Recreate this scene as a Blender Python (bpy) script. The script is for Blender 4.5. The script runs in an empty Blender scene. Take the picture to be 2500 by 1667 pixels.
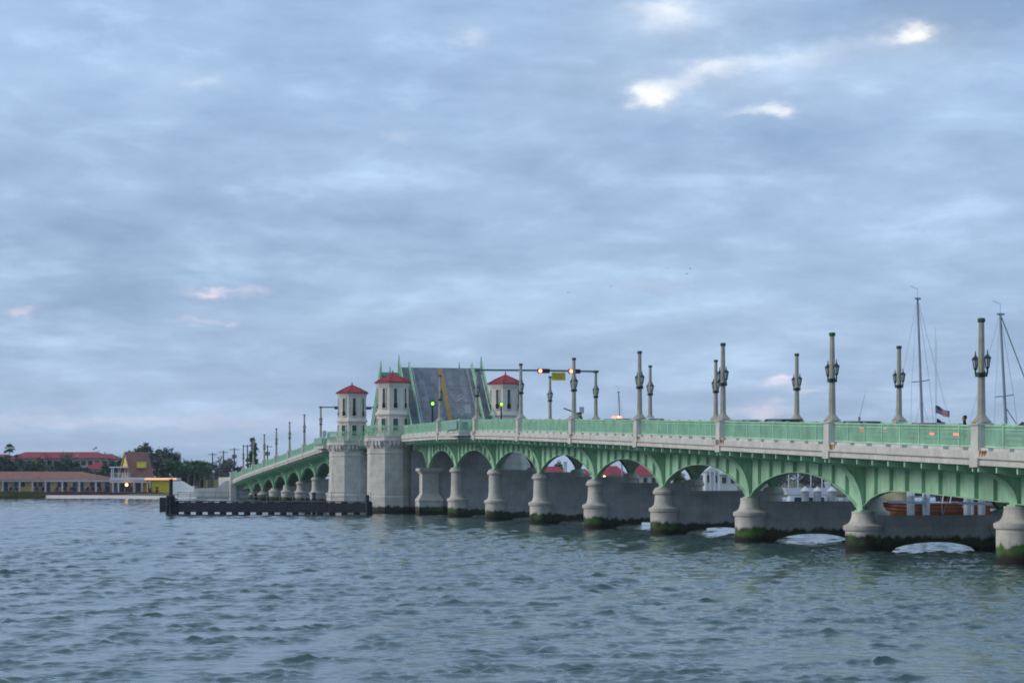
import bpy, math, random
import numpy as np
from mathutils import Vector
random.seed(7); rng = np.random.default_rng(11)
SC = bpy.context.scene
COL = SC.collection
R_ = math.radians
# ------------------------------------------------------------------ camera
EYE = 4.15; F = 5000.0; HORIZON = 1169.0
cam = bpy.data.cameras.new('camera'); camo = bpy.data.objects.new('camera', cam); COL.objects.link(camo)
cam.sensor_width = 36.0; cam.lens = 36.0*F/2500.0
cam.shift_y = (HORIZON-833.5)/2500.0
cam.clip_start = 0.5; cam.clip_end = 20000
camo.location = (0, 0, EYE); camo.rotation_euler = (R_(90), 0, 0)
SC.camera = camo
# ------------------------------------------------------------------ render / exposure
SC.view_settings.view_transform = 'Standard'; SC.view_settings.look = 'None'
SC.view_settings.exposure = 0.16; SC.view_settings.gamma = 1.0
SC.cycles.use_denoising = True
SC.cycles.max_bounces = 6; SC.cycles.diffuse_bounces = 3; SC.cycles.glossy_bounces = 3
SC.cycles.transparent_max_bounces = 8
SC.cycles.filter_width = 1.8
SC.cycles.sample_clamp_indirect = 4.0
# ------------------------------------------------------------------ world: overcast dusk sky
SUN_EL, SUN_AZ = R_(27), R_(-98)          # azimuth measured from +Y towards +X
world = bpy.data.worlds.new('World'); SC.world = world; world.use_nodes = True
def build_world():
    nt = world.node_tree; N = nt.nodes; L = nt.links; N.clear()
    def nd(t, **k):
        n = N.new(t)
        for a, b in k.items(): setattr(n, a, b)
        return n
    def put(sock, v):
        if hasattr(v, 'is_output'): L.new(v, sock)
        else: sock.default_value = v
    def M(op, a, b=None, c=None, clamp=False):
        n = nd('ShaderNodeMath', operation=op); n.use_clamp = clamp
        put(n.inputs[0], a)
        if b is not None: put(n.inputs[1], b)
        if c is not None: put(n.inputs[2], c)
        return n.outputs[0]
    def V(op, a, b=None):
        n = nd('ShaderNodeVectorMath', operation=op)
        put(n.inputs[0], a)
        if b is not None: put(n.inputs[1], b)
        return n
    def comb(x, y, z=0.0):
        n = nd('ShaderNodeCombineXYZ'); put(n.inputs[0], x); put(n.inputs[1], y); put(n.inputs[2], z); return n.outputs[0]
    def noise(vec, scale, detail, rough=0.5, dist=0.0):
        n = nd('ShaderNodeTexNoise'); n.noise_dimensions = '3D'; L.new(vec, n.inputs['Vector'])
        n.inputs['Scale'].default_value = scale; n.inputs['Detail'].default_value = detail
        n.inputs['Roughness'].default_value = rough; n.inputs['Distortion'].default_value = dist
        return n
    def mixc(f, a, b):
        n = nd('ShaderNodeMix', data_type='RGBA'); put(n.inputs[0], f); put(n.inputs[6], a); put(n.inputs[7], b); return n.outputs[2]
    tc = nd('ShaderNodeTexCoord'); d = V('NORMALIZE', tc.outputs['Generated']).outputs[0]
    s = nd('ShaderNodeSeparateXYZ'); L.new(d, s.inputs[0]); x, y, z = s.outputs
    az = M('ARCTAN2', x, y)
    el = M('ARCSINE', z)
    zz = M('ADD', M('ABSOLUTE', z), 0.14)
    plane = comb(M('DIVIDE', x, zz), M('MULTIPLY', M('DIVIDE', y, zz), 0.85), 0.3)
    big = noise(plane, 1.3, 5.0, 0.5, 0.2)
    mid = noise(plane, 4.2, 7.0, 0.55, 0.15)
    fine = noise(plane, 13.0, 6.0, 0.6, 0.1)
    wispv = comb(M('MULTIPLY', az, 9.0), M('MULTIPLY', el, 27.0), 1.7)
    wisp = noise(wispv, 1.9, 7.0, 0.58, 0.25)
    # warped sky direction so that the cloud banks and gaps get ragged outlines
    wn = noise(comb(M('MULTIPLY', az, 30.0), M('MULTIPLY', el, 62.0), 4.0), 1.7, 6.0, 0.62)
    sep = nd('ShaderNodeSeparateColor'); L.new(wn.outputs['Color'], sep.inputs[0])
    waz = M('ADD', az, M('MULTIPLY', M('SUBTRACT', sep.outputs[0], 0.5), 0.030))
    wel = M('ADD', el, M('MULTIPLY', M('SUBTRACT', sep.outputs[1], 0.5), 0.015))
    wp = comb(waz, wel)
    def blobs(lst):
        tot = None
        for (px, py, sx, sy, amp) in lst:        # centre / size in 2352-px photo units = direction
            a0 = (px*1.063-1250)/F; e0 = (HORIZON-py*1.063)/F
            q = V('MULTIPLY', V('SUBTRACT', wp, (a0, e0, 0)).outputs[0], (F/(sx*1.063), F/(sy*1.063), 0)).outputs[0]
            dd = V('DOT_PRODUCT', q, q).outputs['Value']
            g = M('MULTIPLY', M('POWER', 0.36788, dd), amp)
            tot = g if tot is None else M('ADD', tot, g)
        return tot
    front = M('GREATER_THAN', y, 0.0)
    banks = blobs([(2400, 20, 420, 110, -.48), (430, 330, 420, 62, -.13), (1720, 95, 170, 50, -.13), (1760, 330, 330, 60, -.10),
                   (620, 500, 520, 80, -.07), (100, 60, 260, 90, -.10), (2200, 420, 300, 110, -.06), (1150, 600, 420, 60, -.05),
                   (330, 700, 420, 40, -.05), (1150, 110, 220, 45, -.05),
                   (250, 195, 230, 48, .12), (820, 90, 330, 60, .07), (700, 345, 360, 22, .10), (1180, 330, 300, 26, .08),
                   (2060, 560, 320, 120, .05), (1330, 70, 240, 50, .10), (900, 640, 350, 24, .06), (1450, 680, 420, 26, .05),
                   (2100, 170, 240, 45, .10), (1000, 760, 600, 60, .03)])
    gaps = blobs([(1560, 60, 190, 70, .12), (1650, 200, 330, 60, .13), (2100, 120, 130, 50, .14), (1545, 50, 62, 34, .62), (1480, 38, 60, 16, .28), (1085, 102, 36, 20, .28), (2095, 112, 36, 22, 1.1), (2050, 122, 40, 12, .5),
                  (1495, 232, 38, 22, 1.2), (1540, 205, 50, 16, .45), (1590, 185, 50, 16, .26), (1640, 170, 50, 15, .55), (1740, 168, 90, 15, .26), (1840, 155, 80, 14, .24), (1930, 135, 70, 14, .15),
                  (1782, 266, 30, 13, .75), (1720, 268, 50, 10, .38), (470, 210, 46, 16, .28), (905, 325, 40, 12, .15)])
    warm = blobs([(500, 680, 40, 11, .55), (580, 672, 26, 9, .22), (70, 722, 34, 10, .38), (470, 742, 42, 8, .16), (532, 748, 14, 9, .22),
                  (1790, 876, 38, 11, .48), (1850, 896, 30, 8, .22), (1756, 942, 62, 16, .36), (1785, 918, 26, 7, .20), (1500, 660, 100, 10, .06), (260, 972, 620, 18, .13)])
    # brightness of the cloud deck
    v = M('ADD', M('MULTIPLY', M('SUBTRACT', big.outputs[0], 0.5), 1.0), M('MULTIPLY', M('SUBTRACT', mid.outputs[0], 0.5), 0.95))
    v = M('ADD', v, M('MULTIPLY', M('SUBTRACT', fine.outputs[0], 0.5), 0.25))
    v = M('ADD', v, M('MULTIPLY', M('SUBTRACT', wisp.outputs[0], 0.5), 0.70))
    v = M('ADD', v, M('MULTIPLY', M('MAXIMUM', M('SUBTRACT', wisp.outputs[0], 0.55), 0.0), 1.3))
    v = M('ADD', v, M('MULTIPLY', M('MAXIMUM', M('SUBTRACT', mid.outputs[0], 0.57), 0.0), 1.1))
    v = M('ADD', v, M('MULTIPLY', banks, M('MULTIPLY', front, 1.35)))
    v = M('ADD', v, 0.42, clamp=True)
    dark = (0.250, 0.370, 0.572, 1); light = (0.530, 0.715, 0.985, 1)
    cloud = mixc(v, dark, light)
    # lower sky: greyer, a faint lavender band just over the land
    low = M('POWER', 0.36788, M('MULTIPLY', M('ABSOLUTE', el), 9.0))
    lowc = mixc(v, (0.272, 0.375, 0.530, 1), (0.380, 0.500, 0.680, 1))
    cloud = mixc(M('MULTIPLY', low, 0.75), cloud, lowc)
    def addc(a, f, col):
        n = nd('ShaderNodeMix', data_type='RGBA', blend_type='ADD'); n.inputs[0].default_value = 1.0
        put(n.inputs[6], a); n2 = V('SCALE', (col[0], col[1], col[2])); put(n2.inputs[3], f); L.new(n2.outputs[0], n.inputs[7]); return n.outputs[2]
    cloud = addc(cloud, M('MULTIPLY', gaps, front), (0.52, 0.42, 0.25))
    cloud = addc(cloud, M('MULTIPLY', warm, front), (0.75, 0.42, 0.30))
    b2 = nd('ShaderNodeBackground'); L.new(cloud, b2.inputs[0]); b2.inputs[1].default_value = 1.0
    sky = nd('ShaderNodeTexSky', sky_type='NISHITA'); sky.sun_disc = False
    sky.sun_elevation = SUN_EL; sky.sun_rotation = SUN_AZ
    b1 = nd('ShaderNodeBackground'); L.new(sky.outputs[0], b1.inputs[0]); b1.inputs[1].default_value = 0.10
    ms = nd('ShaderNodeMixShader'); ms.inputs[0].default_value = 0.93
    L.new(b1.outputs[0], ms.inputs[1]); L.new(b2.outputs[0], ms.inputs[2])
    out = nd('ShaderNodeOutputWorld'); L.new(ms.outputs[0], out.inputs[0])
build_world()
sl = bpy.data.lights.new('sun', 'SUN'); slo = bpy.data.objects.new('sun', sl); COL.objects.link(slo)
sl.energy = 1.5; sl.angle = R_(22); sl.color = (1.0, 0.91, 0.80)
sd = Vector((math.sin(SUN_AZ)*math.cos(SUN_EL), math.cos(SUN_AZ)*math.cos(SUN_EL), math.sin(SUN_EL)))
slo.rotation_euler = sd.to_track_quat('Z', 'Y').to_euler(); slo.location = sd*300

# ------------------------------------------------------------------ materials
MATS = {}
def material(name, col, rough=0.7, var=0.18, scale=1.5, bump=0.0, bscale=8.0, metal=0.0, spec=0.3, streak=0.0, col2=None, emit=None, estr=0.0, alpha=None):
    m = bpy.data.materials.new(name); m.use_nodes = True; nt = m.node_tree; N = nt.nodes; L = nt.links
    p = N['Principled BSDF']; p.inputs['Roughness'].default_value = rough; p.inputs['Metallic'].default_value = metal
    p.inputs['Specular IOR Level'].default_value = spec
    geo = N.new('ShaderNodeNewGeometry'); pos = geo.outputs['Position']
    if emit:
        p.inputs['Emission Color'].default_value = (*emit, 1); p.inputs['Emission Strength'].default_value = estr
    c2 = col2 or tuple(c*(1-var*1.6) for c in col); c1 = tuple(min(1, c*(1+var)) for c in col)
    nz = N.new('ShaderNodeTexNoise'); nz.inputs['Scale'].default_value = scale; nz.inputs['Detail'].default_value = 6; nz.inputs['Roughness'].default_value = 0.62
    L.new(pos, nz.inputs['Vector'])
    rp = N.new('ShaderNodeMapRange'); rp.inputs[1].default_value = 0.32; rp.inputs[2].default_value = 0.68; L.new(nz.outputs[0], rp.inputs[0])
    mx = N.new('ShaderNodeMix'); mx.data_type = 'RGBA'; mx.inputs[6].default_value = (*c2, 1); mx.inputs[7].default_value = (*c1, 1)
    L.new(rp.outputs[0], mx.inputs[0]); out = mx.outputs[2]
    if streak > 0:
        mp = N.new('ShaderNodeMapping'); mp.inputs['Scale'].default_value = (5.0, 5.0, 0.35); L.new(pos, mp.inputs[0])
        n2 = N.new('ShaderNodeTexNoise'); n2.inputs['Scale'].default_value = 1.0; n2.inputs['Detail'].default_value = 5; L.new(mp.outputs[0], n2.inputs['Vector'])
        r2 = N.new('ShaderNodeMapRange'); r2.inputs[1].default_value = 0.50; r2.inputs[2].default_value = 0.80; r2.inputs[4].default_value = streak; L.new(n2.outputs[0], r2.inputs[0])
        m2 = N.new('ShaderNodeMix'); m2.data_type = 'RGBA'; m2.blend_type = 'MULTIPLY'; L.new(r2.outputs[0], m2.inputs[0]); L.new(out, m2.inputs[6])
        m2.inputs[7].default_value = (0.45, 0.40, 0.34, 1); out = m2.outputs[2]
    L.new(out, p.inputs['Base Color'])
    if bump > 0:
        nb = N.new('ShaderNodeTexNoise'); nb.inputs['Scale'].default_value = bscale; nb.inputs['Detail'].default_value = 4; L.new(pos, nb.inputs['Vector'])
        b = N.new('ShaderNodeBump'); b.inputs['Strength'].default_value = bump; b.inputs['Distance'].default_value = 0.05; L.new(nb.outputs[0], b.inputs['Height']); L.new(b.outputs[0], p.inputs['Normal'])
    MATS[name] = m
    return m
def tide_material(name, col, ztop, streak, weed=(0.066, 0.150, 0.028)):
    """concrete with a tidal belt: green algae, black wet zone under it, ragged edges"""
    m = material(name, col, 0.85, 0.14, 0.9, 0.25, 10, streak=streak); nt = m.node_tree; N = nt.nodes; L = nt.links
    p = N['Principled BSDF']; base = p.inputs['Base Color'].links[0].from_socket
    geo = N.new('ShaderNodeNewGeometry'); s = N.new('ShaderNodeSeparateXYZ'); L.new(geo.outputs['Position'], s.inputs[0])
    mp = N.new('ShaderNodeMapping'); mp.inputs['Scale'].default_value = (1, 1, 0.4); L.new(geo.outputs['Position'], mp.inputs[0])
    nz = N.new('ShaderNodeTexNoise'); nz.inputs['Scale'].default_value = 2.2; nz.inputs['Detail'].default_value = 6; L.new(mp.outputs[0], nz.inputs['Vector'])
    def edge(z0, w, amp):  # ragged height line
        a = N.new('ShaderNodeMath'); a.operation = 'MULTIPLY_ADD'; L.new(nz.outputs[0], a.inputs[0]); a.inputs[1].default_value = amp; L.new(s.outputs[2], a.inputs[2])
        r = N.new('ShaderNodeMapRange'); r.inputs[1].default_value = z0+amp*0.5+w; r.inputs[2].default_value = z0+amp*0.5-w; L.new(a.outputs[0], r.inputs[0]); return r.outputs[0]
    wv = N.new('ShaderNodeTexWave'); wv.wave_type = 'BANDS'; wv.bands_direction = 'Z'; wv.inputs['Scale'].default_value = 0.42; wv.inputs['Distortion'].default_value = 1.2; wv.inputs['Detail'].default_value = 3; L.new(geo.outputs['Position'], wv.inputs['Vector'])
    wr = N.new('ShaderNodeMapRange'); wr.inputs[1].default_value = 0.0; wr.inputs[2].default_value = 0.10; wr.inputs[3].default_value = 0.15; wr.inputs[4].default_value = 0.0; L.new(wv.outputs['Fac'], wr.inputs[0])
    wm = N.new('ShaderNodeMix'); wm.data_type = 'RGBA'; wm.blend_type = 'MULTIPLY'; L.new(wr.outputs[0], wm.inputs[0]); L.new(base, wm.inputs[6]); wm.inputs[7].default_value = (0.5, 0.47, 0.42, 1); base = wm.outputs[2]
    nz2 = N.new('ShaderNodeTexNoise'); nz2.inputs['Scale'].default_value = 0.95; nz2.inputs['Detail'].default_value = 3; L.new(geo.outputs['Position'], nz2.inputs['Vector'])
    g = N.new('ShaderNodeMix'); g.data_type = 'RGBA'; g.inputs[6].default_value = (0.034, 0.040, 0.022, 1); g.inputs[7].default_value = (*weed, 1)
    rr = N.new('ShaderNodeMapRange'); rr.inputs[1].default_value = 0.4; rr.inputs[2].default_value = 0.62; L.new(nz2.outputs[0], rr.inputs[0]); L.new(rr.outputs[0], g.inputs[0])
    m1 = N.new('ShaderNodeMix'); m1.data_type = 'RGBA'; L.new(edge(ztop, 0.10, 0.9), m1.inputs[0]); L.new(base, m1.inputs[6]); L.new(g.outputs[2], m1.inputs[7])
    m2 = N.new('ShaderNodeMix'); m2.data_type = 'RGBA'; L.new(edge(ztop*0.42, 0.14, 0.7), m2.inputs[0]); L.new(m1.outputs[2], m2.inputs[6]); m2.inputs[7].default_value = (0.022, 0.020, 0.016, 1)
    L.new(m2.outputs[2], p.inputs['Base Color'])
    return m
material('paint_green', (0.355, 0.590, 0.405), 0.55, 0.17, 0.45, 0.05, 6, streak=0.55)
material('paint_rail', (0.380, 0.640, 0.415), 0.5, 0.14, 0.9)
material('paint_dark', (0.055, 0.190, 0.140), 0.5, 0.12, 2.0)
material('concrete', (0.60, 0.57, 0.52), 0.85, 0.12, 1.2, 0.2, 10, streak=0.4)
material('concrete_lamp', (0.37, 0.345, 0.275), 0.85, 0.12, 2.0, 0.2, 14, streak=0.3)
material('tower_stucco', (0.64, 0.595, 0.52), 0.85, 0.08, 1.0, 0.15, 12, streak=0.2)
tide_material('pier_concrete', (0.56, 0.535, 0.475), 0.95, 0.45)
tide_material('wall_concrete', (0.43, 0.42, 0.41), 0.85, 0.35, (0.050, 0.072, 0.026))
tide_material('turret_concrete', (0.58, 0.555, 0.49), 0.85, 0.35, (0.045, 0.070, 0.026))
material('asphalt', (0.075, 0.077, 0.085), 0.9, 0.15, 1.0, 0.2, 20)
material('leaf_road', (0.180, 0.192, 0.215), 0.75, 0.20, 0.7, 0.2, 20, streak=0.25)
material('leaf_worn', (0.225, 0.232, 0.248), 0.75, 0.25, 0.8, 0.2, 20, streak=0.3)
material('road_yellow', (0.48, 0.27, 0.035), 0.7, 0.18, 3.0)
material('road_white', (0.40, 0.40, 0.39), 0.7, 0.25, 3.0)
material('worn_paint', (0.33, 0.335, 0.345), 0.8, 0.25, 3.0)
material('roof_red', (0.330, 0.042, 0.045), 0.7, 0.18, 3.0, 0.5, 10)
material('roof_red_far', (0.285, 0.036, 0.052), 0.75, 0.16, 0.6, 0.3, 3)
material('roof_brown', (0.270, 0.128, 0.098), 0.9, 0.14, 1.0, 0.3, 4)
material('window_glass', (0.025, 0.075, 0.075), 0.25, 0.2, 2.0, spec=0.5)
material('window_dark', (0.015, 0.025, 0.035), 0.2, 0.2, 2.0, spec=0.5)
material('window_blue', (0.03, 0.09, 0.16), 0.3, 0.2, 2.0, spec=0.5)
material('lamp_metal', (0.018, 0.045, 0.045), 0.45, 0.2, 4.0)
material('lamp_glass', (0.42, 0.50, 0.55), 0.25, 0.1, 4.0, spec=0.5)
material('patina', (0.045, 0.10, 0.075), 0.7, 0.2, 4.0)
material('black_metal', (0.012, 0.013, 0.015), 0.5, 0.2, 4.0)
material('grey_metal', (0.22, 0.25, 0.27), 0.45, 0.12, 2.0, metal=0.3)
material('panel_grey', (0.24, 0.38, 0.33), 0.5, 0.12, 3.0)
material('gantry', (0.085, 0.17, 0.17), 0.5, 0.1, 3.0)
material('sign_white', (0.55, 0.53, 0.56), 0.6, 0.05, 3.0)
material('sign_yellow', (0.62, 0.47, 0.015), 0.5, 0.06, 3.0)
material('lens_red', (0.6, 0.05, 0.02), 0.4, 0.0, 1.0, emit=(1.0, 0.09, 0.05), estr=6.0)
material('lens_amber_core', (0.8, 0.5, 0.1), 0.4, 0.0, 1.0, emit=(1.0, 0.62, 0.16), estr=5.0)
material('lens_green', (0.2, 0.7, 0.05), 0.4, 0.0, 1.0, emit=(0.33, 1.0, 0.05), estr=2.2)
material('tail_red', (0.5, 0.03, 0.03), 0.3, 0.0, 1.0, emit=(1.0, 0.06, 0.05), estr=9.0)
material('tail_amber', (0.8, 0.35, 0.05), 0.3, 0.0, 1.0, emit=(1.0, 0.45, 0.08), estr=5.0)
material('lamp_warm', (0.9, 0.6, 0.2), 0.4, 0.0, 1.0, emit=(1.0, 0.66, 0.22), estr=4.0)
material('string_light', (0.9, 0.55, 0.3), 0.4, 0.0, 1.0, emit=(1.0, 0.50, 0.22), estr=0.8)
material('timber_tar', (0.024, 0.030, 0.042), 0.8, 0.3, 3.0, 0.3, 14)
material('timber_deck', (0.085, 0.095, 0.125), 0.85, 0.2, 2.0, 0.2, 10)
material('tyre', (0.012, 0.012, 0.012), 0.8, 0.1, 4.0)
material('car_glass', (0.02, 0.025, 0.03), 0.1, 0.1, 1.0, spec=0.6)
for n_, c_ in (('car_white', (0.62, 0.63, 0.65)), ('car_black', (0.010, 0.018, 0.020)), ('car_silver', (0.35, 0.37, 0.39)), ('car_blue', (0.03, 0.06, 0.16)), ('car_red', (0.25, 0.02, 0.02)), ('car_grey', (0.10, 0.11, 0.12))):
    material(n_, c_, 0.25, 0.03, 1.0, spec=0.5)
material('boat_white', (0.70, 0.71, 0.73), 0.35, 0.05, 1.0, spec=0.5)
material('mast_metal', (0.26, 0.31, 0.36), 0.4, 0.08, 1.0)
material('rope', (0.30, 0.33, 0.36), 0.8, 0.1, 3.0)
material('rope_green', (0.26, 0.34, 0.27), 0.8, 0.1, 3.0)
material('varnish', (0.26, 0.075, 0.028), 0.5, 0.25, 0.9, streak=0.2)
material('varnish_dark', (0.10, 0.026, 0.014), 0.5, 0.25, 0.9)
material('tarp_blue', (0.022, 0.03, 0.085), 0.7, 0.3, 1.5)
material('khaki', (0.25, 0.235, 0.14), 0.8, 0.2, 1.0)
material('pile_white', (0.66, 0.67, 0.68), 0.5, 0.08, 2.0)
material('pile_grey', (0.40, 0.42, 0.43), 0.7, 0.12, 2.0, streak=0.3)
material('flag_blue', (0.018, 0.035, 0.10), 0.8, 0.2, 3.0)
material('flag_red', (0.36, 0.04, 0.07), 0.8, 0.1, 3.0)
material('flag_white', (0.38, 0.36, 0.38), 0.8, 0.1, 3.0)
material('cloth_dark', (0.015, 0.02, 0.03), 0.9, 0.2, 5.0)
material('cloth_yellow', (0.45, 0.42, 0.03), 0.9, 0.1, 5.0)
material('skin', (0.36, 0.20, 0.13), 0.6, 0.05, 5.0)
material('hair', (0.015, 0.012, 0.01), 0.8, 0.1, 5.0)
material('wall_yellow', (0.78, 0.56, 0.25), 0.8, 0.10, 0.5)
material('wall_lemon', (0.66, 0.53, 0.04), 0.8, 0.10, 0.5)
material('wall_cream', (0.48, 0.45, 0.37), 0.85, 0.08, 0.4)
material('wall_white', (0.60, 0.60, 0.58), 0.8, 0.06, 0.5)
material('trim_white', (0.58, 0.56, 0.60), 0.7, 0.05, 1.0)
material('post_pink', (0.52, 0.45, 0.46), 0.7, 0.05, 1.0)
material('porch_red', (0.125, 0.035, 0.035), 0.85, 0.2, 1.0)
material('door_blue', (0.02, 0.10, 0.24), 0.6, 0.1, 2.0)
material('chair_blue', (0.018, 0.035, 0.16), 0.6, 0.1, 2.0)
material('seawall_grey', (0.55, 0.56, 0.52), 0.85, 0.12, 0.5, 0.2, 5, streak=0.3)
material('seawall_white', (0.80, 0.81, 0.79), 0.8, 0.06, 0.5)
material('sand', (0.60, 0.55, 0.48), 0.95, 0.10, 0.25, 0.3, 3)
material('land', (0.10, 0.11, 0.055), 0.95, 0.35, 0.12, 0.4, 2)
material('grass', (0.085, 0.105, 0.028), 0.95, 0.35, 0.5)
material('bark', (0.11, 0.09, 0.07), 0.95, 0.2, 2.0, 0.4, 8)
material('palm_bark', (0.16, 0.14, 0.12), 0.95, 0.2, 2.0, 0.4, 8)
material('wood_pole', (0.09, 0.08, 0.075), 0.9, 0.15, 2.0)
material('foliage_oak', (0.078, 0.125, 0.088), 0.85, 0.45, 0.35)
material('foliage_olive', (0.095, 0.145, 0.065), 0.85, 0.40, 0.35)
material('foliage_palm', (0.075, 0.165, 0.080), 0.8, 0.30, 0.6)
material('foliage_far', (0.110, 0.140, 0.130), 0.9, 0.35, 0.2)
material('foliage_bare', (0.12, 0.11, 0.11), 0.9, 0.25, 0.3)
material('foliage_pine', (0.075, 0.120, 0.052), 0.9, 0.40, 0.5)
material('rust', (0.36, 0.19, 0.05), 0.9, 0.35, 6.0)
material('gull_white', (0.62, 0.60, 0.60), 0.8, 0.05, 3.0)
material('gull_grey', (0.22, 0.23, 0.25), 0.8, 0.05, 3.0)
material('bird_dark', (0.03, 0.03, 0.035), 0.8, 0.05, 3.0)

# ------------------------------------------------------------------ mesh builder
class MB:
    def __init__(s): s.v = []; s.f = []
    def add(s, vs, fs):
        o = len(s.v); s.v += [tuple(p) for p in vs]; s.f += [tuple(i+o for i in f) for f in fs]
        return s
    def box(s, x0, x1, y0, y1, z0, z1):
        return s.add([(x0,y0,z0),(x1,y0,z0),(x1,y1,z0),(x0,y1,z0),(x0,y0,z1),(x1,y0,z1),(x1,y1,z1),(x0,y1,z1)],
              [(0,3,2,1),(4,5,6,7),(0,1,5,4),(1,2,6,5),(2,3,7,6),(3,0,4,7)])
    def beam(s, a, b, w, h, up=(0,0,1)):
        a = Vector(a); b = Vector(b); d = (b-a).normalized(); u = Vector(up)
        r = d.cross(u)
        if r.length < 1e-4: r = d.cross(Vector((1,0,0)))
        r.normalize(); u = r.cross(d).normalized(); r *= w/2; u *= h/2
        vs = [a-r-u, a+r-u, a+r+u, a-r+u, b-r-u, b+r-u, b+r+u, b-r+u]
        return s.add(vs, [(0,1,2,3),(7,6,5,4),(0,4,5,1),(1,5,6,2),(2,6,7,3),(3,7,4,0)])
    def tube(s, pts, rad, n=6):
        pts = [Vector(p) for p in pts]; rad = rad if isinstance(rad, (list, tuple)) else [rad]*len(pts)
        rings = []
        for i, p in enumerate(pts):
            d = (pts[min(i+1, len(pts)-1)]-pts[max(i-1, 0)]).normalized()
            a = d.cross(Vector((0,0,1)))
            if a.length < 1e-3: a = Vector((1,0,0))
            a.normalize(); b = d.cross(a).normalized()
            rings.append([p+(a*math.cos(2*math.pi*k/n)+b*math.sin(2*math.pi*k/n))*rad[i] for k in range(n)])
        vs = [q for r in rings for q in r]; fs = []
        for i in range(len(pts)-1):
            for k in range(n):
                k2 = (k+1) % n; fs.append((i*n+k, i*n+k2, (i+1)*n+k2, (i+1)*n+k))
        fs.append(tuple(range(n-1, -1, -1))); fs.append(tuple(range((len(pts)-1)*n, len(pts)*n)))
        return s.add(vs, fs)
    def lathe(s, prof, n=16, c=(0,0,0), rot=0.0, sx=1.0, sy=1.0, caps=True):
        vs = []; fs = []
        for r, z in prof:
            for k in range(n):
                a = rot+2*math.pi*k/n; vs.append((c[0]+r*sx*math.cos(a), c[1]+r*sy*math.sin(a), c[2]+z))
        for i in range(len(prof)-1):
            for k in range(n):
                k2 = (k+1) % n; fs.append((i*n+k, i*n+k2, (i+1)*n+k2, (i+1)*n+k))
        if caps: fs.append(tuple(range(n-1, -1, -1))); fs.append(tuple(range((len(prof)-1)*n, len(prof)*n)))
        return s.add(vs, fs)
    def prism(s, poly, vec):
        n = len(poly); a = [Vector(p) for p in poly]; b = [p+Vector(vec) for p in a]
        fs = [tuple(range(n)), tuple(range(2*n-1, n-1, -1))]
        for i in range(n): j = (i+1) % n; fs.append((i, n+i, n+j, j))
        return s.add(a+b, fs)
    def strip(s, A, B):
        n = len(A); return s.add(list(A)+list(B), [(i, i+1, n+i+1, n+i) for i in range(n-1)])
    def loft(s, secs):
        """closed sections, all with the same number of points"""
        n = len(secs[0]); vs = [p for q in secs for p in q]; fs = []
        for i in range(len(secs)-1):
            for k in range(n):
                k2 = (k+1) % n; fs.append((i*n+k, i*n+k2, (i+1)*n+k2, (i+1)*n+k))
        fs.append(tuple(range(n-1, -1, -1))); fs.append(tuple(range((len(secs)-1)*n, len(secs)*n)))
        return s.add(vs, fs)
    def mesh(s, name, mat, o=(0,0,0), smooth=False):
        me = bpy.data.meshes.new(name); vs = np.array(s.v, dtype=np.float64)-np.array(o)
        me.from_pydata(vs.tolist(), [], s.f); me.materials.append(MATS[mat])
        if smooth:
            me.polygons.foreach_set('use_smooth', [True]*len(me.polygons)); me.set_sharp_from_angle(angle=R_(40))
        me.update(); return me
ALPHA = math.atan((1250-46)/F); SA, CA = math.sin(ALPHA), math.cos(ALPHA)
def BP(p, t, z=0.0): return Vector((-t*SA+p*CA, t*CA+p*SA, z))        # bridge frame -> world
def tD(D, p): return (D-p*SA)/CA                                       # station of depth D on the line p
def at(px, py, D): return Vector(((px-1250)/F*D, D, EYE-(py-HORIZON)/F*D))
class Thing: pass
def props(o, label, cat, group=None, kind=None):
    if label: o['label'] = label
    if cat: o['category'] = cat
    if group: o['group'] = group
    if kind: o['kind'] = kind
def thing(name, label, cat, o=(0,0,0), frame='W', group=None, rot=0.0):
    T = Thing(); T.o = Vector(o); e = bpy.data.objects.new(name, None); COL.objects.link(e); e.empty_display_size = 0.3
    if frame == 'B': e.location = BP(*o); e.rotation_euler = (0, 0, ALPHA)
    else: e.location = o; e.rotation_euler = (0, 0, rot)
    if rot and frame == 'W': T.o = Vector((0,0,0))           # rotated things are modelled around their own origin
    props(e, label, cat, group); T.e = e; return T
def part(T, name, mb, mat, parent=None, smooth=False, label=None):
    o = bpy.data.objects.new(name, mb.mesh(name, mat, T.o, smooth)); COL.objects.link(o); o.parent = parent or T.e
    if label: o['label'] = label
    return o
def shared(T, name, me, loc, parent=None, rz=0.0, scale=None):
    o = bpy.data.objects.new(name, me); COL.objects.link(o); o.parent = parent or T.e; o.location = Vector(loc)-T.o; o.rotation_euler = (0, 0, rz)
    if scale: o.scale = scale
    return o
def solo(name, mb, mat, label, cat, o=(0,0,0), frame='W', group=None, smooth=False, kind=None):
    ob = bpy.data.objects.new(name, mb.mesh(name, mat, o, smooth)); COL.objects.link(ob)
    if frame == 'B': ob.location = BP(*o); ob.rotation_euler = (0, 0, ALPHA)
    else: ob.location = o
    props(ob, label, cat, group, kind); return ob
def copy_thing(T, loc, rz, label, group=None, scale=None):
    def cp(o, par):
        c = o.copy(); COL.objects.link(c); c.parent = par
        for ch in o.children: cp(ch, c)
        return c
    c = cp(T.e, None); c.location = loc; c.rotation_euler = (0, 0, rz)
    if scale: c.scale = (scale,)*3 if not isinstance(scale, tuple) else scale
    c['label'] = label
    if group: c['group'] = group
    return c
def struct(name, mb, mat, smooth=False):
    ob = bpy.data.objects.new(name, mb.mesh(name, mat, (0,0,0), smooth)); COL.objects.link(ob); ob['kind'] = 'structure'; return ob

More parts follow.
